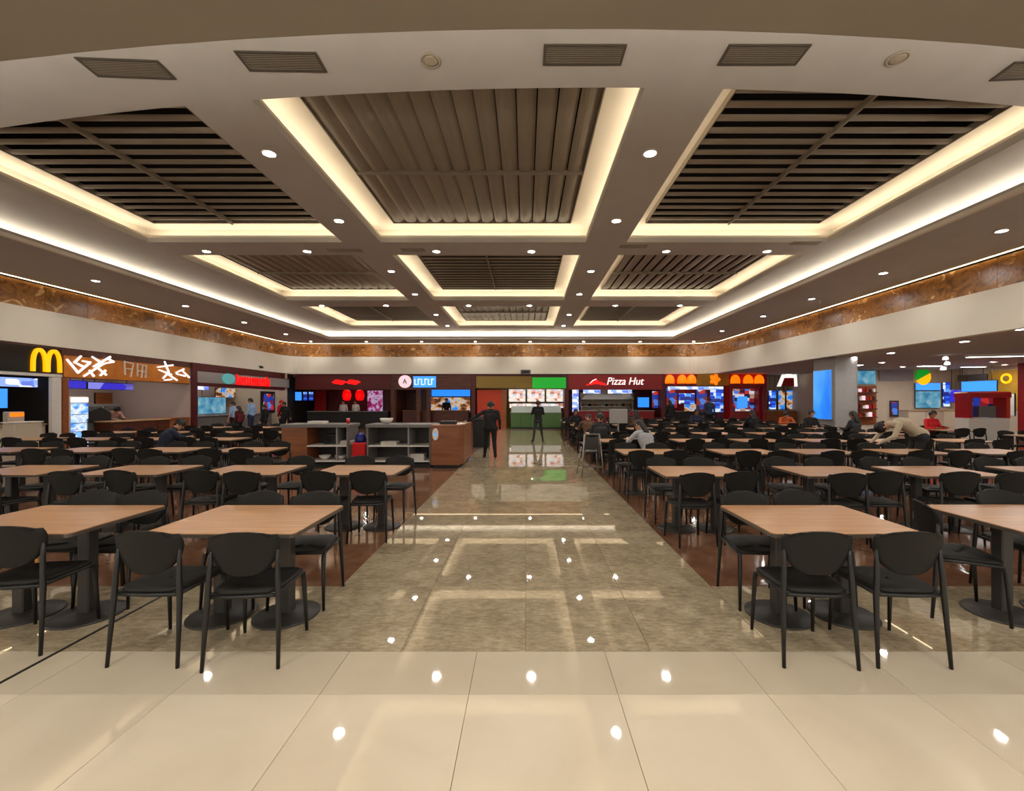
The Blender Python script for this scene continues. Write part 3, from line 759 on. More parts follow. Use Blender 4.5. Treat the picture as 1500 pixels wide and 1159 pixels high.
# ------------------------------------------------------------------ left shops
# burger counter with yellow arches
t = lboard('shop_sign', 'black sign board with big yellow arches at far left', 'sign', -30, 91, 2.48, 3.22, 'black_gloss')
wloc = t.location.y
def arch_pts(c, hw, h, n=16):
    return [(c+hw*math.sin(-PI/2+PI*i/n)*(1 if True else 1), h*math.cos(-PI/2+PI*i/n)**.62) for i in range(n+1)]
def arches(W, H):
    """double arch outline as tapered ribbons"""
    mb = MB()
    for s in (-1, 1):
        c = s*W*.245; n = 18
        out = []; inn = []
        for i in range(n+1):
            a = -PI/2+PI*i/n; x = math.sin(a); z = max(0.0, math.cos(a))**.55
            out.append((c+x*W*.255, z*H)); inn.append((c+x*W*.152, z*H*.86))
        for i in range(n):
            mb.plate([out[i], out[i+1], inn[i+1], inn[i]], -.07, -.0)
    return mb
ya, za = lw(44, 545); yb2, zb = lw(88, 545)
zt = lw(66, 511)[1]; zb = lw(66, 545)[1]
ar = arches(yb2-ya, zt-zb).build('arches', 'sign_yellow', t, ((ya+yb2)/2-wloc, 0, zb-t.location.z)); ar['label'] = 'glowing yellow double arch'
lboard('light_box', 'pale grey lit strip below the black arches sign', 'light box', -30, 92, 2.36, 2.47, 'trim_white', X=-13.96)
lboard('menu_board', 'white and blue lit menu strip inside the arches shop', 'menu board', -30, 66, 2.05, 2.34, 'menu_white', X=-14.5)
lboard('screen', 'bright blue screen at far left of the arches shop', 'screen', -30, 12, 1.45, 2.02, 'sign_blue', X=-14.6)
struct(MB().box(-15.9, -15.7, 9, 12.98, 0, ZC).build('wall_kitchen', 'void_dark'))
counter('counter', 'beige service counter of the arches shop at far left', -14.45, 11.3, 3.2, .6, 1.0, PI/2, 'cream_wall', 'counter_wood', panels=4)
t = thing('register', 'white till back standing on the beige counter of the arches shop', 'till', (-14.4, 12.35, 1.0), PI/2)
MB().bbox(-.2, .2, -.02, .16, .03, .36, .02).build('display', 'cream_wall', t); MB().box(-.1, .1, .0, .2, 0, .03).build('stand', 'grey_panel', t)
MB().box(-.17, .17, -.026, -.02, .22, .33).build('header', 'lantern', t)
t = thing('kiosk', 'white order kiosk standing in front of the arches counter', 'kiosk', (-12.95, 11.25, 0), PI/2)
MB().bbox(-.32, .32, -.16, .16, 0, 1.1, .02).build('body', 'cream_wall', t); MB().bbox(-.34, .34, -.18, .18, 1.1, 1.13, .01).build('cap', 'white_panel', t)
# column between the first two shops
t = thing('column', 'slim pale column between the arches shop and the wood-fronted shop', 'column', (-13.98, 12.98, 0))
MB().bbox(-.07, .07, -.13, .13, .1, 2.36, .02).build('shaft', 'white_panel', t); MB().box(-.08, .08, -.14, .14, 0, .1).build('plinth', 'mid_grey', t)
# shop with the white brush lettering
t = lboard('shop_sign', 'wood sign board with white glowing brush-stroke lettering', 'sign', 92, 278, 2.36, 3.08, 'amber_board', fm='dark_wood', frame=.03)
def Ls(pts, w, X=XW):
    q = [lw(px, py, X) for px, py in pts]; return [(y-t.location.y, z-t.location.z) for y, z in q], w
g1 = MB()
for pts in ([(97, 527), (113, 546)], [(117, 522), (108, 531), (120, 537)], [(113, 546), (130, 532)], [(122, 551), (150, 533)], [(134, 523), (148, 532)], [(136, 537), (160, 523)],
            [(150, 533), (165, 530), (158, 526)], [(143, 540), (154, 549)], [(130, 543), (136, 551)], [(146, 550), (153, 543)], [(120, 529), (131, 531)]):
    q, w = Ls(pts, .06); stroke(g1, q, w)
g1.build('lettering', 'sign_white', t)
g2 = MB()
for pts in ([(181, 529), (182, 549)], [(181, 530), (194, 533)], [(194, 533), (190, 552)], [(184, 540), (192, 541)], [(200, 533), (200, 551)], [(203, 534), (213, 536)], [(208, 535), (206, 553)], [(213, 537), (212, 553)], [(200, 543), (213, 545)]):
    q, w = Ls(pts, .035); stroke(g2, q, w)
g2.build('lettering', 'paper', t)
g3 = MB()
for pts in ([(230, 538), (252, 535)], [(240, 530), (246, 545)], [(232, 542), (250, 549)], [(238, 554), (246, 546)], [(246, 549), (258, 557)], [(257, 546), (268, 541)], [(258, 548), (270, 551)], [(266, 543), (276, 553)], [(240, 557), (250, 556)]):
    q, w = Ls(pts, .06); stroke(g3, q, w)
g3.build('lettering', 'sign_white', t)
t2 = thing('pillar', 'orange wood pillar left of the lit drinks fridge', 'pillar', (-14.02, 13.27, 0))
MB().bbox(-.06, .06, -.09, .09, 0, 2.36, .01).build('shaft', 'shop_wood', t2); MB().box(-.07, .07, -.10, .10, 0, .1).build('plinth', 'dark_wood', t2)
lboard('menu_board', 'lilac lit menu strip left half under the brush lettering sign', 'menu board', 100, 127, 2.05, 2.32, 'menu_lilac', X=-14.3)
lboard('menu_board', 'violet-blue lit menu strip right half under the brush lettering sign', 'menu board', 129, 196, 2.05, 2.30, 'menu_lilac', X=-14.5)
t = thing('drinks_fridge', 'tall glowing blue drinks fridge beside the wood pillar', 'fridge', (-13.98, 13.68, 0), PI/2)
MB().bbox(-.29, .29, 0, .5, .06, 1.8, .02).build('cabinet', 'white_panel', t)
d = MB().box(-.25, .25, -.035, -.005, .22, 1.58).build('door', 'fridge_glow', t)
MB().box(.20, .225, -.06, -.035, .7, 1.1).build('handle', 'steel', d)
MB().box(-.26, .26, -.03, 0, 1.62, 1.77).build('header', 'sign_white', t); MB().box(-.27, .27, .03, .45, 0, .06).build('plinth', 'black', t)
for i in range(4): MB().box(-.24, .24, -.04, -.035, .42+.27*i, .44+.27*i).build('shelf', 'steel', t)
counter('counter', 'pale wood counter behind the drinks fridge', -14.2, 15.9, 2.4, .6, .98, PI/2, 'dark_wood', 'counter_wood', panels=4)
counter('counter', 'brown wood counter right of the pale wood counter', -14.2, 17.6, 1.0, .6, 1.0, PI/2, 'shop_wood', 'shop_wood', panels=2)
lboard('wall_panel', 'reddish wood panel on the back wall behind the fridge', 'panel', 140, 165, 1.2, 2.0, 'shop_wood', X=-17.3)
lboard('notice', 'small red square sign on the pinkish shop wall', 'sign', 262, 272, 1.95, 2.3, 'sign_red', X=-16.2, hang=True)
t = thing('oven', 'steel kitchen oven against the pinkish back wall', 'oven', (-16.75, 17.3, 0), PI/2)
MB().bbox(-.8, .8, 0, .6, 0, 1.55, .02).build('body', 'grey_panel', t)
for s in (-.4, .4): dd = MB().box(s-.34, s+.34, -.025, 0, .9, 1.45).build('door', 'mid_grey', t); MB().box(s-.28, s+.28, -.05, -.025, 1.38, 1.41).build('handle', 'steel', dd)
t = thing('grill_hood', 'black grill machine on the pale wood counter', 'grill', (-14.8, 14.75, 0), PI/2); t.scale = (.6, 1, 1)
MB().plate([(-.9, .95), (.9, .95), (.9, 1.25), (.3, 1.45), (-.9, 1.2)], -.3, .3).build('body', 'black', t); MB().box(-.85, .85, -.25, .25, 0, .95).build('stand', 'mid_grey', t)
# shop with teal emblem and red letters
t = lboard('shop_sign', 'grey sign board with teal emblem and red block letters', 'sign', 283, 424, 2.42, 2.98, 'grey_panel', fm='maroon', frame=.04)
yc, zc = lw(334, 555); o = MB(); n = 24
o.plate([((.44)*math.cos(2*PI*i/n), .25*math.sin(2*PI*i/n)) for i in range(n)], -.04, 0).build('emblem', 'teal', t, (yc-t.location.y, 0, zc-t.location.z))
y0_, _ = lw(345, 556); y1_, _ = lw(395, 556)
lt = MB(); wl = (y1_-y0_)/7
for i in range(7):
    xa = y0_-t.location.y+wl*i
    h = .25 if i in (0, 6) else .17
    zz = -.03
    stroke(lt, [(xa+.08, zz-.19), (xa+.08, zz+h)], .10); stroke(lt, [(xa+wl-.12, zz-.19), (xa+wl-.12, zz+.14)], .10)
    stroke(lt, [(xa+.08, zz+(.1 if i % 2 else -.14)), (xa+wl-.1, zz+(.1 if i % 2 else -.14))], .10)
    if i % 3 == 0: stroke(lt, [(xa+.08, zz+0), (xa+wl-.1, zz)], .08)
lt.build('lettering', 'sign_red', t)
struct(MB().box(-14.05, -13.97, 18.6, 25.35, 2.98, 3.28).box(-14.05, -13.97, 18.6, 25.35, 2.30, 2.42).build('trim_3', 'maroon'))
counter('counter', 'grey front counter of the teal emblem shop', -14.7, 22.0, 5.6, .6, 1.0, PI/2, 'mid_grey', 'steel', panels=6)
lboard('menu_board', 'white lit menu strip at left inside the teal emblem shop', 'menu board', 284, 306, 2.15, 2.35, 'menu_white', X=-14.6)
lboard('poster', 'dark framed poster at right inside the teal emblem shop', 'poster', 384, 403, 1.0, 2.2, 'menu_mix', X=-14.4, frame=.14, fm='black', depth=.1)
lboard('menu_board', 'pale blue lit picture board in the teal emblem shop', 'menu board', 290, 331, 1.05, 1.85, 'sky_print', X=-14.9)
lboard('menu_board', 'dim menu panel row in the teal emblem shop kitchen', 'menu board', 316, 345, 1.85, 2.4, 'food_photo', X=-16.8)
struct(MB().box(-14.2, -14.0, 24.75, 25.35, 0, 2.3).build('trim_4', 'cream_wall'))
# small camera and sign on the fascia
t = thing('security_camera', 'small black camera under the cream fascia at left corner', 'camera', (-13.9, 22.9, 3.5), 0); t.scale = (.6, .6, .6)
MB().box(-.17, .05, -.05, .05, -.02, .02).build('bracket', 'black', t); MB().bbox(-.05, .22, -.09, .09, -.2, -.02, .03).build('housing', 'black', t)
t = thing('hanging_sign', 'tiny dark hanging sign under the middle of the far fascia', 'sign', (0.0, 25.9, 3.38), 0)
MB().box(-.3, .3, -.03, .03, -.12, .14).build('face', 'mid_grey', t); MB().box(-.22, .22, -.036, -.03, -.06, .08).build('print', 'black', t); MB().box(-.02, .02, .03, .12, -.02, .02).build('bracket', 'black', t)

# ------------------------------------------------------------------ far wall shops
# 1 dark red shop
struct(MB().box(bx(431), bx(575)-.12, 28.5, 28.6, 0, ZC).build('wall_shop_1', 'maroon'))
bboard('shop_sign', 'dark maroon sign board over the red-lit shop', 'sign', 432, 572, 551, 571, 26.02, 'maroon', fm='maroon')
t = thing('neon_sign', 'two glowing red neon scrolls over the dark red shop', 'sign', tuple(at(507, 560, 25.98)))
for s in (-.42, .42): MB().plate([(s+.40*math.cos(2*PI*i/20)*(1+.12*math.cos(6*PI*i/10)), .14*math.sin(2*PI*i/20)*(1+.2*math.sin(4*PI*i/10))) for i in range(20)], -.03, .03).build('scroll', 'red_glow', t)
for i, (a, b) in enumerate(((432, 442), (444, 450), (452, 459))): bboard('screen', 'small blue menu screen in the dark red shop, %s from left' % ordn[i], 'screen', a, b, 574, 587, 26.6, 'sign_blue' if i == 0 else 'menu_blue', group='blue screens in red shop')
bboard('wall_panel', 'plain red wall panel in the dark red shop', 'panel', 460, 478, 572, 603, 28.2, 'red_glow' if False else 'red_paint')
for i, px in enumerate((508, 527)):
    c = at(px, 579, 27.2); t = thing('red_lamp', 'glowing red hanging lamp, %s of the pair in the dark red shop' % ('left', 'right')[i], 'lamp', (c.x, c.y, c.z), 0, 'red hanging lamps')
    MB().lathe([(.10, .34), (.22, .24), (.27, 0), (.22, -.26), (.12, -.34)], n=20).build('shade', 'red_glow', t); MB().tube([(0, 0, .34), (0, 0, ZC-c.z)], .012, 6).build('cord', 'black', t)
    MB().lathe([(.11, -.36), (.11, -.33)], n=12).build('base_ring', 'black', t)
bboard('poster', 'pink and violet lit poster in the dark red shop', 'poster', 538, 561, 572, 604, 28.42, 'neon_pink')
counter('counter', 'black counter of the dark red shop', (bx(440)+bx(570))/2, 26.7, 4.9, .6, 1.05, 0, 'black', 'mid_grey', panels=5)
# 2 brown shop with round logo
struct(MB().box(bx(575)+.12, bx(693)-.12, 28.6, 28.7, 0, ZC).build('wall_shop_2', 'dark_wood'))
bboard('shop_sign', 'brown wood sign board behind the round white logo', 'sign', 578, 690, 550, 571, 26.04, 'dark_wood', fm='dark_wood')
c = at(593, 559, 25.98); t = thing('logo_disc', 'round pinkish white lit logo disc on the brown shop', 'sign', tuple(c)); n = 28
MB().plate([(.38*math.cos(2*PI*i/n), .38*math.sin(2*PI*i/n)) for i in range(n)], 0, .06).build('face', 'sign_pink', t)
mb = MB(); stroke(mb, [(-.1, -.12), (0, .14), (.1, -.12)], .05, -.02, -.002); stroke(mb, [(-.05, -.02), (.06, -.02)], .04, -.02, -.002); mb.build('mark', 'black', t)
t = bboard('lit_sign', 'pale blue lit sign with letters right of the round logo', 'sign', 605, 639, 551, 568, 25.98, 'sign_blue')
mb = MB()
for i in range(6):
    x = -.58+.2*i; stroke(mb, [(x, -.16), (x, .16)], .05, -.015, -.001); stroke(mb, [(x, .16 if i % 2 else -.16), (x+.12, .16 if i % 2 else -.16)], .05, -.015, -.001)
mb.build('lettering', 'sign_white', t)
bboard('screen', 'blue food photo screen in the brown shop, upper wide one', 'screen', 632, 689, 570, 581, 27.8, 'screen_blue')
bboard('screen', 'food photo panel with orange middle in the brown shop', 'screen', 630, 689, 582, 604, 28.0, 'food_photo')
for px in (578, 613, 628):
    c = at(px, 588, 26.25); t = thing('pillar', 'dark brown pillar in the brown shop, %s' % {578: 'leftmost', 613: 'middle', 628: 'rightmost'}[px], 'pillar', (c.x, 26.25, 0), 0, 'brown shop pillars')
    MB().bbox(-.12, .12, -.1, .1, 0, 2.35, .01).build('shaft', 'dark_wood', t); MB().box(-.14, .14, -.12, .12, 0, .12).build('plinth', 'black', t)
counter('counter', 'dark wood counter of the brown shop', (bx(580)+bx(690))/2, 26.9, 4.0, .6, 1.1, 0, 'dark_wood', 'shop_wood', panels=4)
# 3 salad bar with orange wall and green sign
struct(MB().box(bx(693)+.12, bx(830)-.12, 28.3, 28.4, 0, ZC).build('wall_shop_3', 'olive'))
bboard('shop_sign', 'olive wood board above the orange wall', 'sign', 697, 779, 551, 569, 26.04, 'olive', fm='dark_wood')
t = bboard('banner', 'bright green wavy hanging banner sign', 'banner', 780, 829, 553, 569, 25.95, 'sign_green', depth=.03, fm='sign_green')
t = thing('wall_panel', 'tall orange red panel left of the menu boards', 'panel', (bx(721, 26.2), 26.2, 0))
MB().box(-.9, .55, 0, .1, 0, 2.33).build('face', 'orange_red', t); MB().box(.55, .85, -.02, .12, 0, 2.36).build('side_post', 'shop_wood', t)
for i, (a, b) in enumerate(((745, 770), (772, 798), (800, 825))):
    bboard('menu_board', 'pinkish white lit menu board over the salad bar, %s from left' % ordn[i], 'menu board', a, b, 570, 589, 27.0, 'menu_pink', group='pinkish menu boards')
bboard('menu_board', 'low pink lit strip below the salad bar menu boards', 'menu board', 746, 825, 591, 598, 27.2, 'menu_pink')
t = counter('display_counter', 'green glass-topped salad display counter at end of the aisle', (bx(745)+bx(828))/2-.05, 26.35, 3.05, .7, 1.0, 0, 'green_paint', 'steel', panels=5, glass=True)
# 4 red shop with roof logo
struct(MB().box(bx(830)+.12, bx(972)-.12, 28.6, 28.7, 0, ZC).build('wall_shop_4', 'maroon'))
t = bboard('shop_sign', 'red sign board with red roof logo and white slanted letters', 'sign', 833, 970, 549, 571, 26.0, 'dark_red', fm='dark_red', depth=.1)
c = at(873, 560, 26.0); lx, lz = c.x-t.location.x, c.z-t.location.z
hat = MB().plate([(-.62, -.2), (-.3, -.02), (-.22, .12), (.02, .2), (.12, .06), (.5, -.06), (.66, -.2), (0, -.1)], -.05, -.005)
hat.build('roof_logo', 'sign_red', t, (lx, 0, lz))
mb = MB(); stroke(mb, [(-.36, -.06), (-.18, .1), (.0, .18)], .05, -.06, -.05); mb.build('roof_edge', 'sign_white', t, (lx, 0, lz))
c = at(915, 559, 26.0)
link('lettering', text_mesh('Pizza Hut', .62, .03, .25), 'sign_white', t, (c.x-t.location.x, -.03, c.z-t.location.z)).scale = (.92, 1, 1)
bboard('menu_board', 'white-blue lit menu strip left under the red roof logo', 'menu board', 854, 880, 570, 577, 26.4, 'menu_white')
bboard('menu_board', 'white-blue lit menu strip right under the slanted letters', 'menu board', 890, 926, 570, 577, 26.4, 'menu_white')
bboard('poster', 'tall narrow white-blue lit poster at left of the red roof logo shop', 'poster', 838, 848, 570, 604, 26.3, 'menu_white', stand=True)
bboard('wall_panel', 'pale tiled kitchen wall panel under the menu strips', 'panel', 850, 928, 575, 606, 28.53, 'cream_wall', fm='steel')
c = at(889, 582, 28.2); t = thing('extractor_hood', 'steel extractor hood over the kitchen under the menu strips', 'hood', (c.x, 28.2, 2.05))
MB().plate([(-1.7, -.28), (1.7, -.28), (1.35, .12), (-1.35, .12)], -.35, .3).build('canopy', 'steel', t); MB().box(-.5, .5, -.15, .3, .12, ZC-2.06).build('duct', 'steel', t); MB().box(-1.6, 1.6, -.3, .25, -.30, -.28).build('filter', 'mid_grey', t)
t = thing('kitchen_shelf', 'steel shelf of pots under the extractor hood', 'shelf', (c.x, 28.3, 1.3))
MB().box(-1.7, 1.7, -.2, .2, 0, .03).build('board', 'steel', t)
for s in (-1.65, 1.65): MB().box(s-.02, s+.02, -.15, .2, -1.3, 0).build('leg', 'steel', t)
for i in range(9):
    t = thing('pot', 'small cooking pot, %s from left on the steel kitchen shelf' % ordn[i], 'pot', (c.x-1.45+.36*i, 28.27, 1.33), 0, 'pots on the kitchen shelf')
    r = .085+.03*((i*7) % 3)/2; MB().lathe([(r*.9, 0), (r, .02), (r, .16), (r*.95, .16), (r*.9, .02)], n=14).build('pan', ('steel', 'black', 'shop_wood')[i % 3], t); MB().box(r, r+.1, -.012, .012, .12, .14).build('handle', 'black', t)
bboard('screen', 'blue screen right side of the red roof logo shop', 'screen', 934, 951, 582, 597, 26.6, 'screen_blue')
bboard('screen', 'small mixed poster screen right of the blue screen', 'screen', 955, 965, 573, 598, 26.7, 'menu_mix')
counter('counter', 'dark red counter of the red roof logo shop', (bx(835)+bx(968))/2, 26.9, 5.0, .6, 1.1, 0, 'dark_red', 'steel', panels=5)
# 5 red and gold shop with orange lanterns
struct(MB().box(bx(972)+.12, 16.6, 28.6, 28.7, 0, ZC).build('wall_shop_5', 'dark_red'))
bboard('shop_sign', 'red board behind the left three orange lanterns', 'sign', 975, 1020, 546, 565, 26.06, 'red_paint', fm='red_paint')
t = bboard('shop_sign', 'gold yellow board with orange ornament between the lantern groups', 'sign', 1021, 1068, 546, 565, 26.06, 'yellow_wall', fm='yellow_wall')
n = 20; MB().plate([((.28+.07*math.cos(5*2*PI*i/n))*math.cos(2*PI*i/n), (.30+.07*math.cos(5*2*PI*i/n))*math.sin(2*PI*i/n)) for i in range(n)], -.04, 0).build('ornament', 'lantern', t, (.1, 0, -.02))
bboard('shop_sign', 'red board behind the right three orange lanterns', 'sign', 1069, 1120, 546, 566, 26.06, 'red_paint', fm='red_paint')
for i, px in enumerate((981, 999, 1013, 1077, 1096, 1112)):
    c = at(px, 556, 25.95)
    t = thing('lantern', 'glowing orange domed lantern, %s from left over the red and gold shop' % ordn[i], 'lantern', (c.x, c.y, c.z), 0, 'orange lanterns')
    MB().lathe([(.26, -.26), (.27, -.05), (.22, .14), (.12, .25), (.03, .28)], n=18).build('shade', 'lantern', t); MB().box(-.02, .02, 0, .12, .2, .24).build('bracket', 'black', t); MB().lathe([(.28, -.29), (.28, -.25)], n=18).build('rim', 'dark_red', t)
for i, (a, b, c_, d_) in enumerate(((976, 992, 568, 598), (994, 1018, 576, 592), (1020, 1036, 568, 600), (1040, 1060, 570, 604), (1002, 1022, 592, 603))):
    bboard('menu_board', 'colourful picture menu board under the lanterns, %s from left' % ordn[i], 'menu board', a, b, c_, d_, 26.5+.02*i, ('menu_mix', 'menu_blue', 'menu_mix', 'menu_blue', 'food_photo')[i], group='colourful menu boards')
t = bboard('menu_board', 'upper white caption strip above the picture menus', 'menu board', 978, 1060, 566, 571, 26.35, 'menu_white')
t = thing('kiosk_booth', 'red framed booth with patterned boards and cyan screen', 'booth', (bx(1096), 26.4, 0))
MB().box(-.95, -.78, -.1, .6, 0, 2.6).build('frame_post', 'red_paint', t); MB().box(.78, .95, -.1, .6, 0, 2.6).build('frame_post', 'red_paint', t); MB().box(-.78, .78, .4, .5, 0, 2.6).build('back_panel', 'menu_mix', t)
MB().box(-.78, .78, -.1, .6, 2.4, 2.6).build('lintel', 'red_paint', t); MB().bbox(-.3, .3, .2, .4, 1.25, 1.95, .06).build('screen', 'sign_blue', t); MB().box(-.78, .78, -.05, .4, 0, 1.05).build('counter', 'dark_red', t)
counter('counter', 'black counter under the colourful picture menus', (bx(978)+bx(1060))/2, 27.0, 3.2, .6, 1.05, 0, 'black', 'mid_grey', panels=4)
# 6 shop with white roof-shaped sign
struct(MB().box(bx(1121)+.12, 16.6, 28.3, 28.4, 0, ZC).build('wall_shop_6', 'cream_wall'))
c = at(1155, 556, 26.2); t = thing('roof_sign', 'white and blue house-shaped sign with red centre', 'sign', (c.x, c.y, c.z))
MB().plate([(-.65, -.42), (-.35, .3), (.5, .3), (.55, -.42), (.38, -.42), (.36, .1), (-.25, .1), (-.45, -.42)], 0, .1).build('outline', 'sign_white', t)
MB().plate([(-.42, -.4), (-.22, .08), (.34, .08), (.36, -.4)], .02, .08).build('centre', 'red_paint', t); MB().box(-.12, .2, .02, .1, .3, .42).build('lamp', 'sign_white', t)
for i, (a, b, m) in enumerate(((1126, 1137, 'menu_blue'), (1140, 1150, 'food_photo'), (1152, 1172, 'food_photo'), (1173, 1180, 'menu_mix'))):
    bboard('menu_board', 'small menu or picture panel below the house-shaped sign, %s from left' % ordn[i], 'menu board', a, b, 572, 600, 27.2, m, group='panels below house-shaped sign')
counter('counter', 'orange wood counter below the house-shaped sign', bx(1150), 26.7, 1.9, .6, 1.1, 0, 'shop_wood', 'counter_wood', panels=3)

# ------------------------------------------------------------------ right wing
t = thing('column', 'wide grey column with tall blue screen on its side', 'column', (11.75, 16.6, 0))
MB().bbox(-.42, .42, -.6, .6, .12, ZC, .02).build('shaft', 'grey_panel', t); MB().box(-.45, .45, -.63, .63, 0, .12).build('plinth', 'mid_grey', t)
t = thing('screen', 'tall bright blue vertical screen on the grey column', 'screen', (11.33, 16.62, 1.9), -PI/2)
MB().box(-.53, .53, -.05, -.001, -.95, .95).build('case', 'grey_panel', t); MB().box(-.5, .5, -.056, -.05, -.92, .92).build('display', 'blue_display', t)
for i, (px, py) in enumerate(((1250, 523), (1305, 517), (1413, 500), (1497, 482), (1322, 537), (1292, 531), (1455, 530), (1472, 534))):
    D = (ZC-EYE)*F/(VPY-py); x = (px-VPX)*D/F
    if D > 21.5: x *= 21.0/D; D = 21.0
    downlight(x, D, ZC, 'round downlight in the low right wing ceiling, %s by distance' % ordn[i], 'wing downlights', 1.1)
t = thing('linear_light', 'long white linear ceiling light in the right wing', 'light', (16.6, 14.95, ZC-.062), -.25)
MB().box(-1.25, 1.25, -.09, .09, -.03, .06).build('housing', 'white_panel', t); MB().box(-1.22, 1.22, -.07, .07, -.04, -.03).build('diffuser', mat('linear_diff', (1, 1, 1, 1), emit=8, ecol=(1, .97, .95, 1)), t)
t = thing('ceiling_lamp', 'white curled spotlights cluster beside the linear light', 'spotlight', (14.75, 15.35, ZC), 0)
for i in range(3):
    cz = -.12-.18*i; arm = MB().tube([(0.02*i, 0, 0), (.02*i, 0, cz)], .012, 6).build('stem', 'white_panel', t)
    MB().lathe([(.05, .07), (.08, .03), (.09, -.05), (.03, -.06)], n=14).build('head', 'sign_white', t, (.1*(i % 2)-.04*i, 0, cz))
DW = 22.55
bboard('goods_wall', 'brown shelf-lined goods wall right of the grey column', 'shop front', 1250, 1284, 565, 622, DW, 'shop_wood', fm='dark_wood', depth=.03)
for i in range(4):
    c = at(1267, 575+12*i, DW-.16); t = thing('shelf', 'narrow wood shelf on the brown goods wall, %s from top' % ordn[i], 'shelf', (c.x, DW-.15, c.z), 0, 'shelves on brown goods wall')
    MB().box(-.55, .55, -.12, .15, -.03, 0).build('board', 'shop_wood', t); MB().box(-.55, .55, -.135, -.12, -.03, .02).build('rail', 'dark_wood', t)
    for k in range(6):
        b = MB().bbox(-.06, .06, -.06, .06, 0, .16+.03*((i+k*5) % 4), .008).build('goods_box', ('paper', 'orange_red', 'sign_pink', 'dark_wood', 'red_paint')[(i*3+k*2) % 5]); b.location = (c.x-.44+.175*k, DW-.17, c.z)
        tag(b, 'small package, %s from left on the %s shelf of the brown goods wall' % (ordn[k], ('top', 'second', 'third', 'bottom')[i]), 'package', 'packages on brown goods wall')
bboard('lit_sign', 'sky blue print sign above the brown shop front', 'sign', 1250, 1283, 543, 563, DW-.05, 'sky_print')
bboard('poster', 'small dark framed poster on the cream wall', 'poster', 1304, 1317, 587, 610, DW-.04, 'menu_mix', frame=.08, fm='poster_frame', depth=.03)
bboard('wall_panel', 'grey band at top of the cream wall', 'panel', 1288, 1338, 541, 558, DW-.02, 'grey_panel', fm='grey_panel', depth=.02)
c = at(1353, 552, DW-.06); t = thing('logo_sign', 'round green and orange lit logo on the blue shop', 'sign', (c.x, c.y, c.z)); n = 24
MB().plate([(.38*math.cos(PI*.15+PI*i/n), .42*math.sin(PI*.15+PI*i/n)) for i in range(n+1)], 0, .05).build('green_half', 'sign_green', t)
MB().plate([(.38*math.cos(PI*1.15+PI*i/n), .42*math.sin(PI*1.15+PI*i/n)) for i in range(n+1)], 0, .05).build('orange_half', 'sign_yellow', t)
bboard('lit_sign', 'light blue strip under the green logo', 'sign', 1341, 1378, 561, 572, DW-.05, 'sign_blue', depth=.04)
bboard('picture_panel', 'blue grey picture panel under the light blue strip', 'picture', 1341, 1378, 573, 598, DW-.05, 'sky_print', depth=.04)
bboard('poster', 'dark teal figure poster right of the blue picture panel', 'poster', 1381, 1392, 560, 596, DW-.05, 'menu_blue', depth=.04)
counter('counter', 'beige counter under the blue picture panel', (1360-VPX)*22.2/F, 22.15, 2.6, .6, 1.2, 0, 'cream_wall', 'counter_wood', panels=3)
XR2 = 22.15
def rboard(name, label, cat, px0, px1, z0, z1, m, X=XR2, **k):
    y0 = X*F/(px0-VPX); y1 = X*F/(px1-VPX)
    return board(name, label, cat, X, (z0+z1)/2, y0-y1, z1-z0, (y0+y1)/2, m, rz=-PI/2, **k)
rboard('wall_panel', 'gold yellow wall panel with round emblem at right', 'panel', 1448, 1492, 1.2, 3.1, 'yellow_wall', fm='yellow_wall')
t = thing('emblem', 'round yellow emblem on the gold wall panel', 'emblem', (22.12, 20.1, 2.7), -PI/2); n = 20
MB().plate([(.24*math.cos(2*PI*i/n), .24*math.sin(2*PI*i/n)) for i in range(n)], -.02, 0).build('disc', 'sign_yellow', t); MB().plate([(.14*math.cos(2*PI*i/n), .14*math.sin(2*PI*i/n)) for i in range(n)], -.03, -.02).build('boss', 'olive', t)
rboard('header_sign', 'dark violet header strip above the blue lit panel', 'sign', 1402, 1446, 2.65, 2.95, 'poster_frame', X=21.6, hang=True)
rboard('lit_sign', 'wide blue violet lit panel at far right', 'sign', 1408, 1460, 2.1, 2.6, 'sign_blue', X=21.0, hang=True)
rboard('lit_sign', 'pale blue violet lit panel left of the wide blue one', 'sign', 1390, 1408, 1.6, 2.25, 'menu_lilac', X=21.8, hang=True)
t = thing('kiosk', 'red food kiosk with dark serving window at far right', 'kiosk', (18.8, 18.0, 0), -.15); t.scale = (.86, .86, .97)
MB().bbox(-.85, .85, -.4, .4, .0, 1.0, .03).build('base', 'white_panel', t); MB().box(-.85, -.7, -.4, .4, 1.0, 2.05).build('side_post', 'red_paint', t); MB().box(.7, .85, -.4, .4, 1.0, 2.05).build('side_post', 'orange_red', t)
MB().bbox(-.9, .9, -.45, .45, 1.85, 2.1, .05).build('roof', 'red_paint', t); MB().box(-.7, .7, .3, .38, 1.0, 1.85).build('back_panel', 'menu_mix', t); MB().box(-.2, .5, -.1, .25, 1.02, 1.5).build('machine', 'mid_grey', t)
rboard('poster', 'white printed board right of the red kiosk', 'poster', 1466, 1486, 1.0, 2.0, 'paper', X=21.5, stand=True)
t = thing('pillar', 'dark red pillar at the right edge of the view', 'pillar', (21.35, 18.6, 0)); MB().bbox(-.2, .2, -.2, .2, 0, ZC, .02).build('shaft', 'dark_red', t); MB().box(-.23, .23, -.23, .23, 0, .15).build('plinth', 'black', t)

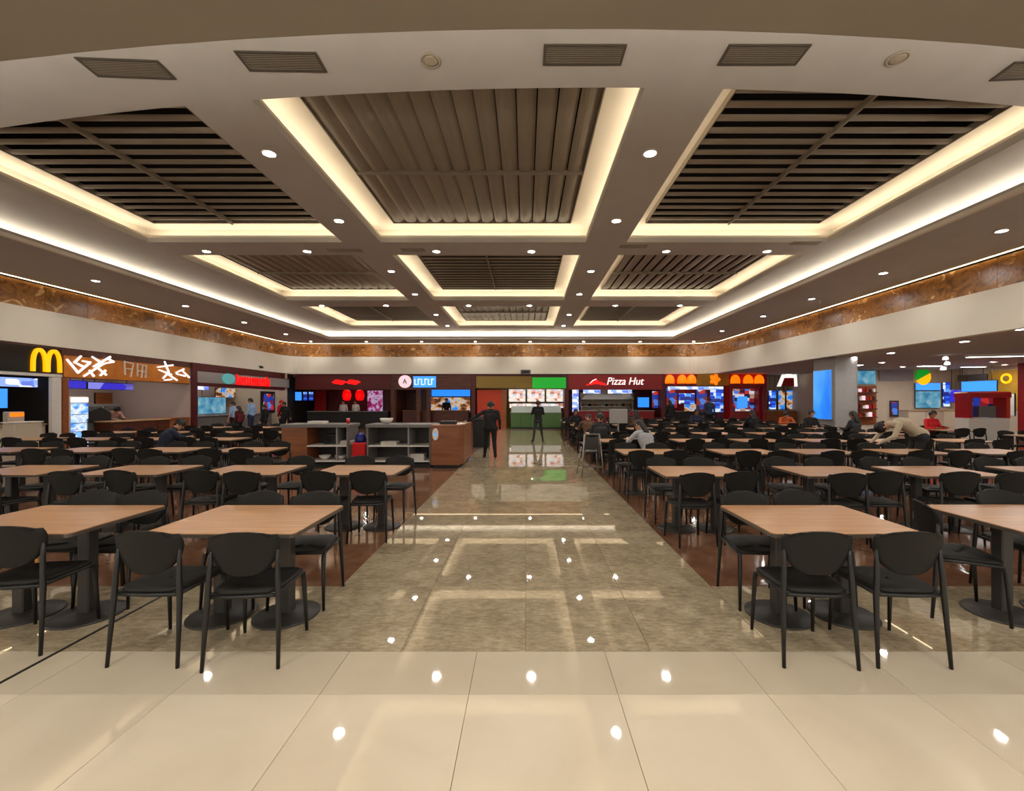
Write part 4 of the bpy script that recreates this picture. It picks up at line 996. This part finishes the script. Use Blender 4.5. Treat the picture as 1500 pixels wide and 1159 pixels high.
# ceiling lights added to brighten the shops and the wing
mat('diffuser', (1, 1, 1, 1), emit=15.0, ecol=(1, .95, .88, 1))
mat('diffuser_dim', (1, 1, 1, 1), emit=3.5, ecol=(1, .85, .7, 1))
def fill_panel(x, y, label, m='diffuser', w=1.2, d=.3, rz=0.0):
    t = thing('fill_light', label, 'ceiling light', (x, y, ZC), rz, 'added shop fill lights')
    MB().box(-w/2-.03, w/2+.03, -d/2-.03, d/2+.03, -.025, 0).build('housing', 'trim_white', t); MB().box(-w/2, w/2, -d/2, d/2, -.03, -.025).build('diffuser', m, t)
for i, y in enumerate((14.6, 16.6)): fill_panel(-15.6, y, 'flat added fill light in the brush lettering shop, %s one' % ('nearer', 'farther')[i])
for i, y in enumerate((19.8, 21.8, 23.8)): fill_panel(-15.6, y, 'flat added fill light in the teal emblem shop, %s from the left' % ordn[i])
for i, (px, m) in enumerate(((505, 'diffuser_dim'), (635, 'diffuser_dim'), (785, 'diffuser'), (890, 'diffuser'), (1020, 'diffuser'))):
    fill_panel(bx(px), 27.6, 'flat added fill light inside the far shops, %s from left' % ordn[i], m)
for i, (x, y) in enumerate(((15, 10), (19, 11), (19, 15), (18.5, 20), (14.5, 19.5), (21, 20.5))):
    fill_panel(x, y, 'flat added fill light in the right wing ceiling, %s fitting' % ordn[i], 'diffuser', .9, .3)

# ------------------------------------------------------------------ tray return station
YS = 10.75
t = thing('wood_block', 'wood-clad end block of the tray station beside the aisle', 'cabinet', (-1.97, YS, 0))
MB().prism([(-.36, 0), (.33, 0), (.40, .35), (.40, 1.85), (-.36, 1.85)], .08, 1.02).build('body', 'block_wood', t)
MB().prism([(-.33, .05), (.30, .05), (.36, .38), (.36, 1.8), (-.33, 1.8)], 0, .08).build('plinth', 'black', t)
MB().prism([(-.37, -.01), (.335, -.01), (.41, .345), (.41, 1.86), (-.37, 1.86)], 1.02, 1.06).build('top', 'block_wood', t)
t2 = thing('notice', 'white oval notice on the wood end block', 'notice', (-2.22, YS-.004, .84)); n = 20
MB().plate([(.075*math.cos(2*PI*i/n), .15*math.sin(2*PI*i/n)) for i in range(n)], -.008, 0).build('plate', 'paper', t2); MB().plate([(.03*math.cos(2*PI*i/n), .03*math.sin(2*PI*i/n)) for i in range(n)], -.011, -.008).build('print', 'sign_blue', t2)
def station(name, label, x0, x1, wood_w, skew):
    t = thing(name, label, 'cabinet', ((x0+x1)/2, YS+.1, 0), skew); w = x1-x0; h = w/2
    MB().box(-h, h, .04, .72, 0, .1).build('plinth', 'black', t)
    MB().bbox(-h-.03, h+.03, -.03, .78, 1.0, 1.08, .015).build('countertop', 'mid_grey', t)
    MB().box(-h, h, .7, .74, .1, 1.0).build('back_panel', 'pedestal_grey', t)
    MB().box(-h, -h+max(.04, wood_w), 0, .7, .1, 1.0).build('side_panel', 'block_wood' if wood_w > .1 else 'mid_grey', t)
    MB().box(h-.04, h, 0, .7, .1, 1.0).build('side_panel', 'mid_grey', t)
    xs0 = -h+max(.04, wood_w)
    for z in (.14, .52): MB().box(xs0, h-.04, 0, .7, z, z+.035).build('shelf', 'white_panel', t)
    xm = (xs0+h)/2+.2
    MB().box(xm, xm+.03, .02, .7, .175, 1.0).build('divider', 'grey_panel', t)
    return t
station('tray_station', 'grey tray station with wood end panel, left unit', -6.05, -4.42, .62, .03)
station('tray_station', 'grey open-shelf tray station next to the wood end block', -3.95, -2.36, 0, 0)
t = thing('waste_bin', 'red waste bin between the two tray stations', 'bin', (-4.16, YS+.28, 0))
MB().bbox(-.17, .17, -.17, .17, .1, .62, .03).build('body', 'red_bin', t)
MB().lathe([(.13, .6), (.14, .7), (.10, .82), (.04, .86)], n=16).build('bag', 'blue_bag', t); MB().box(-.16, .16, -.16, .16, 0, .1).build('plinth', 'black', t)
def tray(x, y, z, n, label, w=.4):
    t = thing('tray_stack', label, 'trays', (x, y, z), 0, 'stacked trays')
    me = MB().bbox(-w/2, w/2, -.15, .15, 0, .018, .004).mesh('tray')
    for i in range(n): link('tray', me, 'white_panel', t, (R_.uniform(-.01, .01), R_.uniform(-.01, .01), .022*i))
tray(-4.55, YS+.4, .555, 5, 'low stack of white trays on middle shelf of left tray station', .26)
tray(-3.45, YS+.4, .555, 4, 'low stack of white trays on middle shelf of right tray station')
tray(-2.75, YS+.35, .175, 7, 'tall stack of white trays on bottom shelf of right tray station')
for i, (x, z) in enumerate(((-5.1, .175), (-4.7, .175))):
    t = thing('bowl', 'white %s bowl on the bottom shelf of the left tray station' % ('round', 'tilted')[i], 'bowl', (x, YS+.35, z), 0, 'bowls on tray station')
    MB().lathe([(.06, 0), (.12, .05), (.15, .11), (.14, .11), (.1, .05)], n=18).build('shell', 'white_panel', t); MB().lathe([(.065, -.0), (.065, .012)], n=14).build('foot', 'grey_panel', t)
t = thing('bowl', 'large white bowl on top of the right tray station', 'bowl', (-3.55, YS+.4, 1.08), 0, 'bowls on tray station')
MB().lathe([(.06, 0), (.14, .06), (.17, .14), (.16, .14), (.1, .05)], n=18).build('shell', 'white_panel', t); MB().lathe([(.065, -.0), (.065, .012)], n=14).build('foot', 'grey_panel', t)
t = thing('cup', 'red cup standing on top of the left tray station', 'cup', (-4.55, YS+.45, 1.08))
MB().lathe([(.035, 0), (.045, .12), (.041, .12), (.032, .01)], n=16).build('shell', 'red_bin', t); MB().lathe([(.048, .118), (.048, .128), (.02, .135)], n=16).build('lid', 'white_panel', t)
t = thing('microwave', 'black microwave on the middle shelf of the left tray station', 'microwave', (-4.95, YS+.45, .555))
MB().bbox(-.22, .22, -.02, .2, .0, .26, .01).build('body', 'black', t); MB().box(-.2, .1, -.026, -.02, .03, .23).build('door', 'black_gloss', t); MB().box(.13, .2, -.026, -.02, .03, .23).build('keypad', 'mid_grey', t)
tray(-5.3, YS+.4, 1.085, 3, 'thin stack of white trays on top of left tray station')
t = thing('till_tray', 'black tray and papers on the wood end block', 'tray', (-1.95, YS+.6, 1.06)); MB().bbox(-.25, .15, -.2, .2, 0, .08, .01).build('box', 'black', t); MB().box(.18, .38, -.15, .15, 0, .015).build('papers', 'paper', t)
for i, (x, y, h, l) in enumerate(((-1.55, 15.4, 1.12, 'tall black bin behind the wood end block'),)):
    t = thing('waste_bin', l, 'bin', (x, y, 0)); MB().bbox(-.28, .28, -.25, .25, .06, h-.12, .03).build('body', 'black', t); MB().bbox(-.3, .3, -.27, .27, h-.12, h, .03).build('lid', 'pedestal_grey', t); MB().box(-.25, .25, -.22, .22, 0, .06).build('plinth', 'mid_grey', t)
# metal child seat by the aisle
t = thing('high_chair', 'grey metal child high chair at the right edge of the aisle', 'high chair', (1.44, 9.75, 0), .1)
for sx in (-1, 1):
    for sy in (-1, 1): MB().tube([(sx*.25, sy*.25, 0), (sx*.17, sy*.15, .92 if sy < 0 else .62)], [.016, .014], 8).build('leg', 'steel', t)
MB().bbox(-.17, .17, -.15, .17, .52, .55, .01).build('seat', 'pedestal_grey', t); MB().bbox(-.14, .14, -.185, -.165, .6, .86, .01).build('backrest', 'pedestal_grey', t); MB().tube([(-.16, -.16, .5), (-.16, -.17, .93), (.16, -.17, .93), (.16, -.16, .5)], .014, 8).build('back_frame', 'steel', t)
MB().tube([(-.2, -.17, .72), (-.2, .2, .72), (.2, .2, .72), (.2, -.17, .72)], .014, 8).build('guard_rail', 'steel', t)
MB().box(-.2, .2, -.215, -.195, .2, .23).build('footrest', 'steel', t); MB().box(-.22, .22, .2, .23, .16, .19).build('footrest', 'steel', t)
# grey display board among the far tables
t = thing('display_board', 'grey board on a post standing among the right-hand tables', 'sign', (2.75, 12.95, 0))
MB().bbox(-.27, .27, -.02, .02, 1.0, 1.42, .01).build('board', 'grey_panel', t); MB().tube([(0, .03, 0), (0, .03, 1.1)], .025, 8).build('post', 'mid_grey', t); MB().lathe([(.2, 0), (.2, .015), (.05, .03)], n=20).build('base', 'mid_grey', t)

# ------------------------------------------------------------------ people
mat('skin_light', rgb(196, 148, 120), .55, var=.03, scale=30)
mat('skin_tan', rgb(150, 104, 78), .55, var=.03, scale=30)
mat('hair_dark', rgb(22, 16, 13), .5, var=.2, scale=60, stretch=(1, 1, .2))
mat('eye', rgb(20, 14, 12), .2, var=.02); mat('lip', rgb(150, 80, 72), .5, var=.02)
CL = {}
def cloth(n, c):
    if n not in CL: CL[n] = mat('cloth_'+n, c, .85, var=.08, scale=25, bump=.05)
    return CL[n]
cloth('black', rgb(18, 18, 20)); cloth('charcoal', rgb(44, 44, 48)); cloth('grey', rgb(176, 176, 178)); cloth('beige', rgb(196, 180, 154)); cloth('navy', rgb(34, 38, 58))
cloth('pale_blue', rgb(150, 180, 220)); cloth('maroon', rgb(96, 20, 26)); cloth('red', rgb(190, 24, 28)); cloth('pink', rgb(214, 172, 158)); cloth('white', rgb(226, 224, 222)); cloth('orange', rgb(196, 92, 34)); cloth('brown', rgb(92, 62, 42)); cloth('jeans', rgb(44, 56, 84)); cloth('shoe', rgb(24, 22, 22))

def capsule(mb, a, b, ra, rb, n=12, fl=1.0):
    a, b = Vector(a), Vector(b); t = (b-a)
    L_ = t.length; t = t.normalized() if L_ > 1e-6 else Vector((0, 0, 1))
    ref = Vector((1, 0, 0)) if abs(t.x) < .8 else Vector((0, 1, 0))
    u = (ref-t*ref.dot(t)).normalized(); w = t.cross(u)
    rings = [(a-t*ra*math.sin(PI/2*k/3), ra*math.cos(PI/2*k/3)) for k in (2, 1)]+[(a, ra), (a.lerp(b, .5), (ra+rb)/2), (b, rb)]+[(b+t*rb*math.sin(PI/2*k/3), rb*math.cos(PI/2*k/3)) for k in (1, 2)]
    v = []; f = []
    for c, r in rings:
        for i in range(n):
            q = 2*PI*i/n; v.append(c+u*math.cos(q)*r+w*math.sin(q)*r*fl)
    m = len(rings)
    v.append(a-t*ra); v.append(b+t*rb)
    for k in range(m-1):
        for i in range(n): j = (i+1) % n; f.append((k*n+i, k*n+j, (k+1)*n+j, (k+1)*n+i))
    for i in range(n):
        j = (i+1) % n; f.append((len(v)-2, j, i)); f.append((len(v)-1, (m-1)*n+i, (m-1)*n+j))
    mb.add(v, f, True)

def body_mesh(J, fem=False, voxel=.0105):
    """one continuous figure: tapered limbs, torso, head and five-fingered hands fused by a voxel remesh"""
    mb = MB(); segs = []
    def seg(a, b, ra, rb, tagname, fl=1.0):
        capsule(mb, J[a] if isinstance(a, str) else a, J[b] if isinstance(b, str) else b, ra, rb, 12, fl)
        segs.append((Vector(J[a] if isinstance(a, str) else a), Vector(J[b] if isinstance(b, str) else b), tagname, max(ra, rb)))
    V = {k: Vector(v) for k, v in J.items()}
    up = (V['chest']-V['pelvis']).normalized()
    side = (V['shoulder_r']-V['shoulder_l']).normalized(); fwd = up.cross(side)*-1
    if fwd.dot(V['toe_l']-V['ankle_l']) < 0: fwd = -fwd
    seg(V['hip_l'], V['hip_r'], .115, .115, 'pants'); seg(V['pelvis']-side*.05, V['pelvis']+up*.1-side*.05, .115, .105, 'shirt'); seg(V['pelvis']+side*.05, V['pelvis']+up*.1+side*.05, .115, .105, 'shirt')
    mid = V['pelvis'].lerp(V['chest'], .5)
    seg(mid-side*.055, V['chest']-side*.075, .10, .118, 'shirt'); seg(mid+side*.055, V['chest']+side*.075, .10, .118, 'shirt')
    seg(V['pelvis'], V['chest'], .11, .12, 'shirt')
    top = V['neck']-up*.05
    seg(V['shoulder_l']*.8+top*.2, V['shoulder_r']*.8+top*.2, .068, .068, 'shirt'); seg(V['chest'], top, .12, .07, 'shirt')
    seg(V['neck']-(V['neck']-V['chest']).normalized()*.02, V['neck'].lerp(V['head'], .45), .052, .05, 'skin')
    for s in ('l', 'r'):
        seg('shoulder_'+s, 'elbow_'+s, .056, .043, 'shirt'); seg('elbow_'+s, 'wrist_'+s, .042, .030, 'sleeve')
        seg('hip_'+s, 'knee_'+s, .088, .060, 'pants'); seg('knee_'+s, 'ankle_'+s, .060, .040, 'pants')
        kn = V['knee_'+s]; an = V['ankle_'+s]; seg(kn.lerp(an, .25), kn.lerp(an, .45), .060, .055, 'pants')
        seg(V['ankle_'+s]-Vector((0, 0, .03)), 'toe_'+s, .046, .038, 'shoe'); 
        # hand
        w = V['wrist_'+s]; d = (w-V['elbow_'+s]).normalized(); o = side*(1 if s == 'r' else -1)
        n = (o-d*o.dot(d)).normalized(); pn = d.cross(n)
        if abs(d.dot(Vector((0, 0, 1)))) > .6: ax = fwd-d*fwd.dot(d)
        else: ax = o-d*o.dot(d)
        ax = ax.normalized(); bend = d.cross(ax)
        pc = w+d*.05
        for k in (-1, 0, 1): seg(w+d*.02+ax*.012*k, w+d*.085+ax*.024*k, .017, .016, 'skin')
        for k, ln in zip((-1.5, -.5, .5, 1.5), (.058, .07, .075, .066)):
            r0 = w+d*.088+ax*.0215*k; r1 = r0+d*ln*.5+bend*.006; r2 = r1+d*ln*.4+bend*.018
            seg(r0, r1, .0098, .0092, 'skin'); seg(r1, r2, .0092, .0085, 'skin')
        th = w+d*.03+ax*.026; seg(th, th+d*.03+ax*.025, .0125, .011, 'skin'); seg(th+d*.03+ax*.025, th+d*.06+ax*.032+bend*.012, .011, .0095, 'skin')
    # head
    h = V['head']; hu = (h-V['neck']).normalized(); lf = V['look'].normalized() if 'look' in V else fwd
    lf = (lf-hu*lf.dot(hu)).normalized(); hs = lf.cross(hu)
    seg(h+hu*.035-lf*.012, h+hu*.035+lf*.012, .094, .088, 'skin'); seg(h+hu*.01+lf*.02, h-hu*.075+lf*.045, .078, .042, 'skin'); seg(h-hu*.02, h-hu*.08, .07, .055, 'skin')
    seg(h+hu*.02+lf*.098, h-hu*.012+lf*.112, .010, .015, 'skin')
    for s in (-1, 1): seg(h+hs*s*.09+hu*.02-lf*.005, h+hs*s*.092-hu*.02-lf*.002, .016, .011, 'skin')
    seg(h-hu*.052+lf*.088-hs*.018, h-hu*.052+lf*.088+hs*.018, .011, .011, 'lip')
    me = mb.mesh('body'); o = bpy.data.objects.new('tmp', me); C.objects.link(o)
    md = o.modifiers.new('r', 'REMESH'); md.mode = 'VOXEL'; md.voxel_size = voxel; md.use_smooth_shade = True
    sm = o.modifiers.new('s', 'SMOOTH'); sm.factor = .5; sm.iterations = 2
    dg = bpy.context.evaluated_depsgraph_get(); out = bpy.data.meshes.new_from_object(o.evaluated_get(dg))
    bpy.data.objects.remove(o); bpy.data.meshes.remove(me)
    out.name = 'body'; out.materials.clear()
    tags = ['skin', 'shirt', 'sleeve', 'pants', 'shoe', 'lip']
    for _ in tags: out.materials.append(None)
    A = [(a, b-a, max(1e-9, (b-a).length_squared), tags.index(t), r) for a, b, t, r in segs]
    for p in out.polygons:
        c = p.center; best = 1e9; bi = 0
        for a, ab, l2, ti, r in A:
            q = c-a; k = q.dot(ab)/l2; k = 0 if k < 0 else 1 if k > 1 else k
            d = (q-ab*k).length-r
            if d < best: best = d; bi = ti
        p.material_index = bi; p.use_smooth = True
    hair = MB()
    def hair_mesh(long):
        hb = MB(); n, m = 20, 12; v = []; f = []
        for k in range(m+1):
            ph = PI*.66*k/m
            for i in range(n):
                a = 2*PI*i/n
                fr = math.cos(a)            # 1 at the face
                lim = PI*.66*(1-.48*max(0, fr)**1.5)
                q = ph/(PI*.66)*lim; r = .108+.004*math.sin(5*a)+.003*math.cos(9*a+3*q)
                p = h+hu*.032+(lf*math.cos(a)*1.03+hs*math.sin(a)*.93)*math.sin(q)*r+hu*math.cos(q)*r*1.02
                v.append(p)
        for k in range(m):
            for i in range(n): j = (i+1) % n; f.append((k*n+i, k*n+j, (k+1)*n+j, (k+1)*n+i))
        hb.add(v, f, True)
        if long:
            for s in (-.05, -.025, 0, .025, .05): capsule(hb, h-lf*.07+hs*s, h-hu*.23-lf*.085+hs*s*1.2, .035, .02, 8)
        else: capsule(hb, h-lf*.07+hu*.02, h-lf*.075-hu*.05, .045, .03, 10)
        return hb.mesh('hair')
    hm = hair_mesh(fem); hm.materials.append(MATS['hair_dark'])
    ey = MB()
    for s in (-1, 1): ey.ball(tuple(h+hs*s*.034+hu*.022+lf*.088), .011, n=8, m=6)
    em = ey.mesh('eyes'); em.materials.append(MATS['eye'])
    return out, hm, em

def pose(kind):
    J = dict(pelvis=(0, 0, .95), chest=(0, 0, 1.27), neck=(0, -.005, 1.45), head=(0, .02, 1.58))
    def both(n, x, y, z):
        J[n+'_l'] = (-x, y, z); J[n+'_r'] = (x, y, z)
    both('shoulder', .18, -.01, 1.40); both('elbow', .235, -.03, 1.12); both('wrist', .245, .05, .88)
    both('hip', .085, 0, .90); both('knee', .095, .02, .50); both('ankle', .10, -.02, .09); both('toe', .115, .13, .045)
    if kind == 'stand': pass
    elif kind == 'walk':
        J['knee_r'] = (.09, .12, .52); J['ankle_r'] = (.09, .16, .10); J['toe_r'] = (.10, .31, .06)
        J['knee_l'] = (-.09, -.04, .50); J['ankle_l'] = (-.10, -.24, .14); J['toe_l'] = (-.11, -.11, .045)
        J['elbow_l'] = (-.245, .06, 1.14); J['wrist_l'] = (-.22, .24, .98); J['elbow_r'] = (.235, -.12, 1.14); J['wrist_r'] = (.25, -.12, .89)
    elif kind == 'reach':           # left arm held out to the side, one foot ahead
        J['elbow_l'] = (-.40, .06, 1.24); J['wrist_l'] = (-.60, .16, 1.12)
        J['knee_l'] = (-.12, .05, .50); J['ankle_l'] = (-.16, .02, .09); J['toe_l'] = (-.18, .17, .045); J['ankle_r'] = (.12, -.06, .09); J['toe_r'] = (.14, .09, .045)
    elif kind == 'phone':           # both hands raised in front, legs apart
        both('elbow', .25, .05, 1.16); both('wrist', .10, .22, 1.22); both('knee', .14, .03, .5); both('ankle', .20, -.01, .09); both('toe', .24, .13, .045)
    elif kind == 'lean':            # bent over a counter, hands ahead
        J.update(chest=(0, .24, 1.16), neck=(0, .40, 1.27), head=(0, .50, 1.34), look=(0, 1, -.4))
        both('shoulder', .18, .36, 1.22); both('elbow', .24, .44, 1.02); both('wrist', .16, .66, 1.02)
    elif kind == 'bend':            # standing, bent low over a table
        J.update(pelvis=(0, -.10, .96), chest=(0, .20, 1.16), neck=(0, .40, 1.16), head=(0, .53, 1.09), look=(0, .6, -1))
        both('hip', .09, -.08, .90); both('shoulder', .18, .34, 1.14); both('elbow', .26, .46, .92); both('wrist', .16, .62, .80)
    elif kind in ('sit', 'sit_lean', 'slump', 'sit_type'):
        J.update(pelvis=(0, -.05, .56), chest=(0, -.04, .90), neck=(0, -.02, 1.08), head=(0, .015, 1.21))
        both('hip', .09, -.03, .55); both('knee', .11, .40, .56); both('ankle', .12, .38, .09); both('toe', .13, .52, .045)
        both('shoulder', .18, -.03, 1.02); both('elbow', .25, .06, .78); both('wrist', .16, .30, .80)
        if kind == 'sit_lean':
            J.update(chest=(.02, .08, .87), neck=(.04, .20, 1.02), head=(.05, .29, 1.12), look=(-.2, 1, -.5))
            both('shoulder', .18, .14, .97); both('elbow', .27, .30, .79); both('wrist', .12, .46, .815)
        if kind == 'slump':
            J.update(pelvis=(0, -.06, .57), chest=(0, .18, .86), neck=(0, .36, .95), head=(0, .48, .93), look=(.2, 1, -.9))
            both('shoulder', .18, .31, .92); both('elbow', .32, .46, .80); both('wrist', .12, .62, .805)
    return J
PM = {}
def person(label, x, y, rz, kind, shirt, pants='black', skin='skin_light', sleeve=None, fem=False, sc=1.0, z=0.0, hair=True, cap=None, group=None):
    k = (kind, fem)
    if k not in PM: PM[k] = body_mesh(pose(kind), fem)
    bm_, hm, em = PM[k]
    t = thing('person', label, 'person', (x, y, z), rz, group); t.scale = (sc, sc, sc)
    b = bpy.data.objects.new('body', bm_); C.objects.link(b); b.parent = t
    ms = [MATS[skin], CL[shirt], CL[sleeve] if sleeve in CL else (MATS[skin] if sleeve == 'skin' else CL[shirt]), CL[pants], CL['shoe'], MATS['lip']]
    for s, m in zip(b.material_slots, ms): s.link = 'OBJECT'; s.material = m
    h_ = bpy.data.objects.new('hair', hm); C.objects.link(h_); h_.parent = t
    if cap: h_.name = 'cap'; h_.material_slots[0].link = 'OBJECT'; h_.material_slots[0].material = CL[cap]
    e_ = bpy.data.objects.new('eyes', em); C.objects.link(e_); e_.parent = t
    return t
# rz = 0 looks away from the camera (+Y)
person('man in black seen from behind, left arm out, standing by the wood block', -1.02, 12.75, .1, 'reach', 'black', sc=.96).scale.x = 1.1
person('person in black standing with legs apart on the far aisle', .5, 17.7, .15, 'phone', 'black', 'charcoal', sc=.98)
person('person in light grey top with dark hair seated by the aisle tables', 2.55, 9.15, .5, 'sit_lean', 'grey', 'charcoal', fem=True)
person('person in beige top bent over a table on the right', 7.78, 8.75, 1.35, 'bend', 'beige', 'charcoal', sc=1.04)
person('person in dark navy bent over a table on the left', -8.1, 9.75, -.6, 'sit_lean', 'navy', 'black')
person('shop worker in pink bent over the pale wood counter', -15.3, 16.0, -1.9, 'lean', 'pink', 'charcoal', sleeve='skin')
person('customer in pale blue shirt at the teal emblem shop', -13.2, 21.0, 1.5, 'stand', 'pale_blue', 'jeans', sc=1.05)
person('second customer in pale blue, left of the first, at teal emblem shop', -13.3, 19.9, 1.4, 'stand', 'pale_blue', 'black', sleeve='skin', sc=.96)
person('customer in maroon top before the teal emblem shop', -12.2, 18.6, 1.3, 'stand', 'maroon', 'black', fem=True, sc=.85)
person('customer in black before the teal emblem shop', -11.9, 19.9, 1.5, 'stand', 'black', 'black', sc=.88)
person('worker in red top and cap at the teal emblem shop', -13.1, 23.4, -1.6, 'stand', 'red', 'black', cap='red')
person('person in black bag-carrying pose beside the red-capped worker', -12.3, 22.3, 1.2, 'walk', 'black', 'black', sc=.95)
person('shop worker in white at the left of the dark red shop counter', bx(503, 27.4), 27.4, PI, 'stand', 'white', 'black')
person('shop worker in white at the right of the dark red shop counter', bx(521, 27.3), 27.3, PI-.2, 'stand', 'white', 'black', sleeve='skin')
person('shop worker in black behind the brown shop counter', bx(654, 27.5), 27.5, PI, 'stand', 'black', 'black', sc=1.08)
person('person in black standing at the lantern shop, long dark hair', bx(984, 21.9), 22.2, .2, 'stand', 'black', 'black', fem=True, sc=1.0)
person('person in dark blue standing before the picture menus', bx(1040, 22.5), 22.6, -.1, 'stand', 'jeans', 'black', sc=1.08)
for i, (x, y, rz, kind, sh, lab) in enumerate((
    (1.95, 11.4, 0, 'sit', 'charcoal', 'person in charcoal seated near the aisle, nearest of the aisle group'),
    (2.55, 15.15, PI, 'sit', 'maroon', 'person in maroon facing the camera at an aisle table'),
    (1.95, 13.6, 0, 'sit_lean', 'brown', 'person in brown bent forward at an aisle table'),
    (2.0, 17.4, PI, 'sit', 'black', 'person in black facing the camera at a far aisle table'),
    (4.0, 15.8, 0, 'sit', 'brown', 'person in brown with back turned, one table in from the aisle'),
    (4.2, 18.0, 0, 'sit', 'charcoal', 'person in charcoal with back turned, far second column table'),
    (9.9, 15.15, PI, 'sit', 'black', 'person in black seated left of the blue screen'),
    (10.25, 13.65, .3, 'sit', 'charcoal', 'person in charcoal with dark hair seated before the blue screen'),
    (10.35, 17.45, 2.9, 'sit_lean', 'orange', 'person in orange bent forward near the grey column'),
    (6.8, 17.4, PI, 'sit', 'navy', 'person in navy facing the camera at a far middle table'),
    (8.2, 15.8, 0, 'sit', 'black', 'person in black with back turned at a far right table'),
    (13.3, 14.3, PI, 'sit', 'red', 'person in red seated at a right wing table'))):
    person(lab, x, y, rz, kind, sh, 'black', fem=(i % 3 == 1), skin='skin_tan' if i % 2 else 'skin_light', group='seated diners')
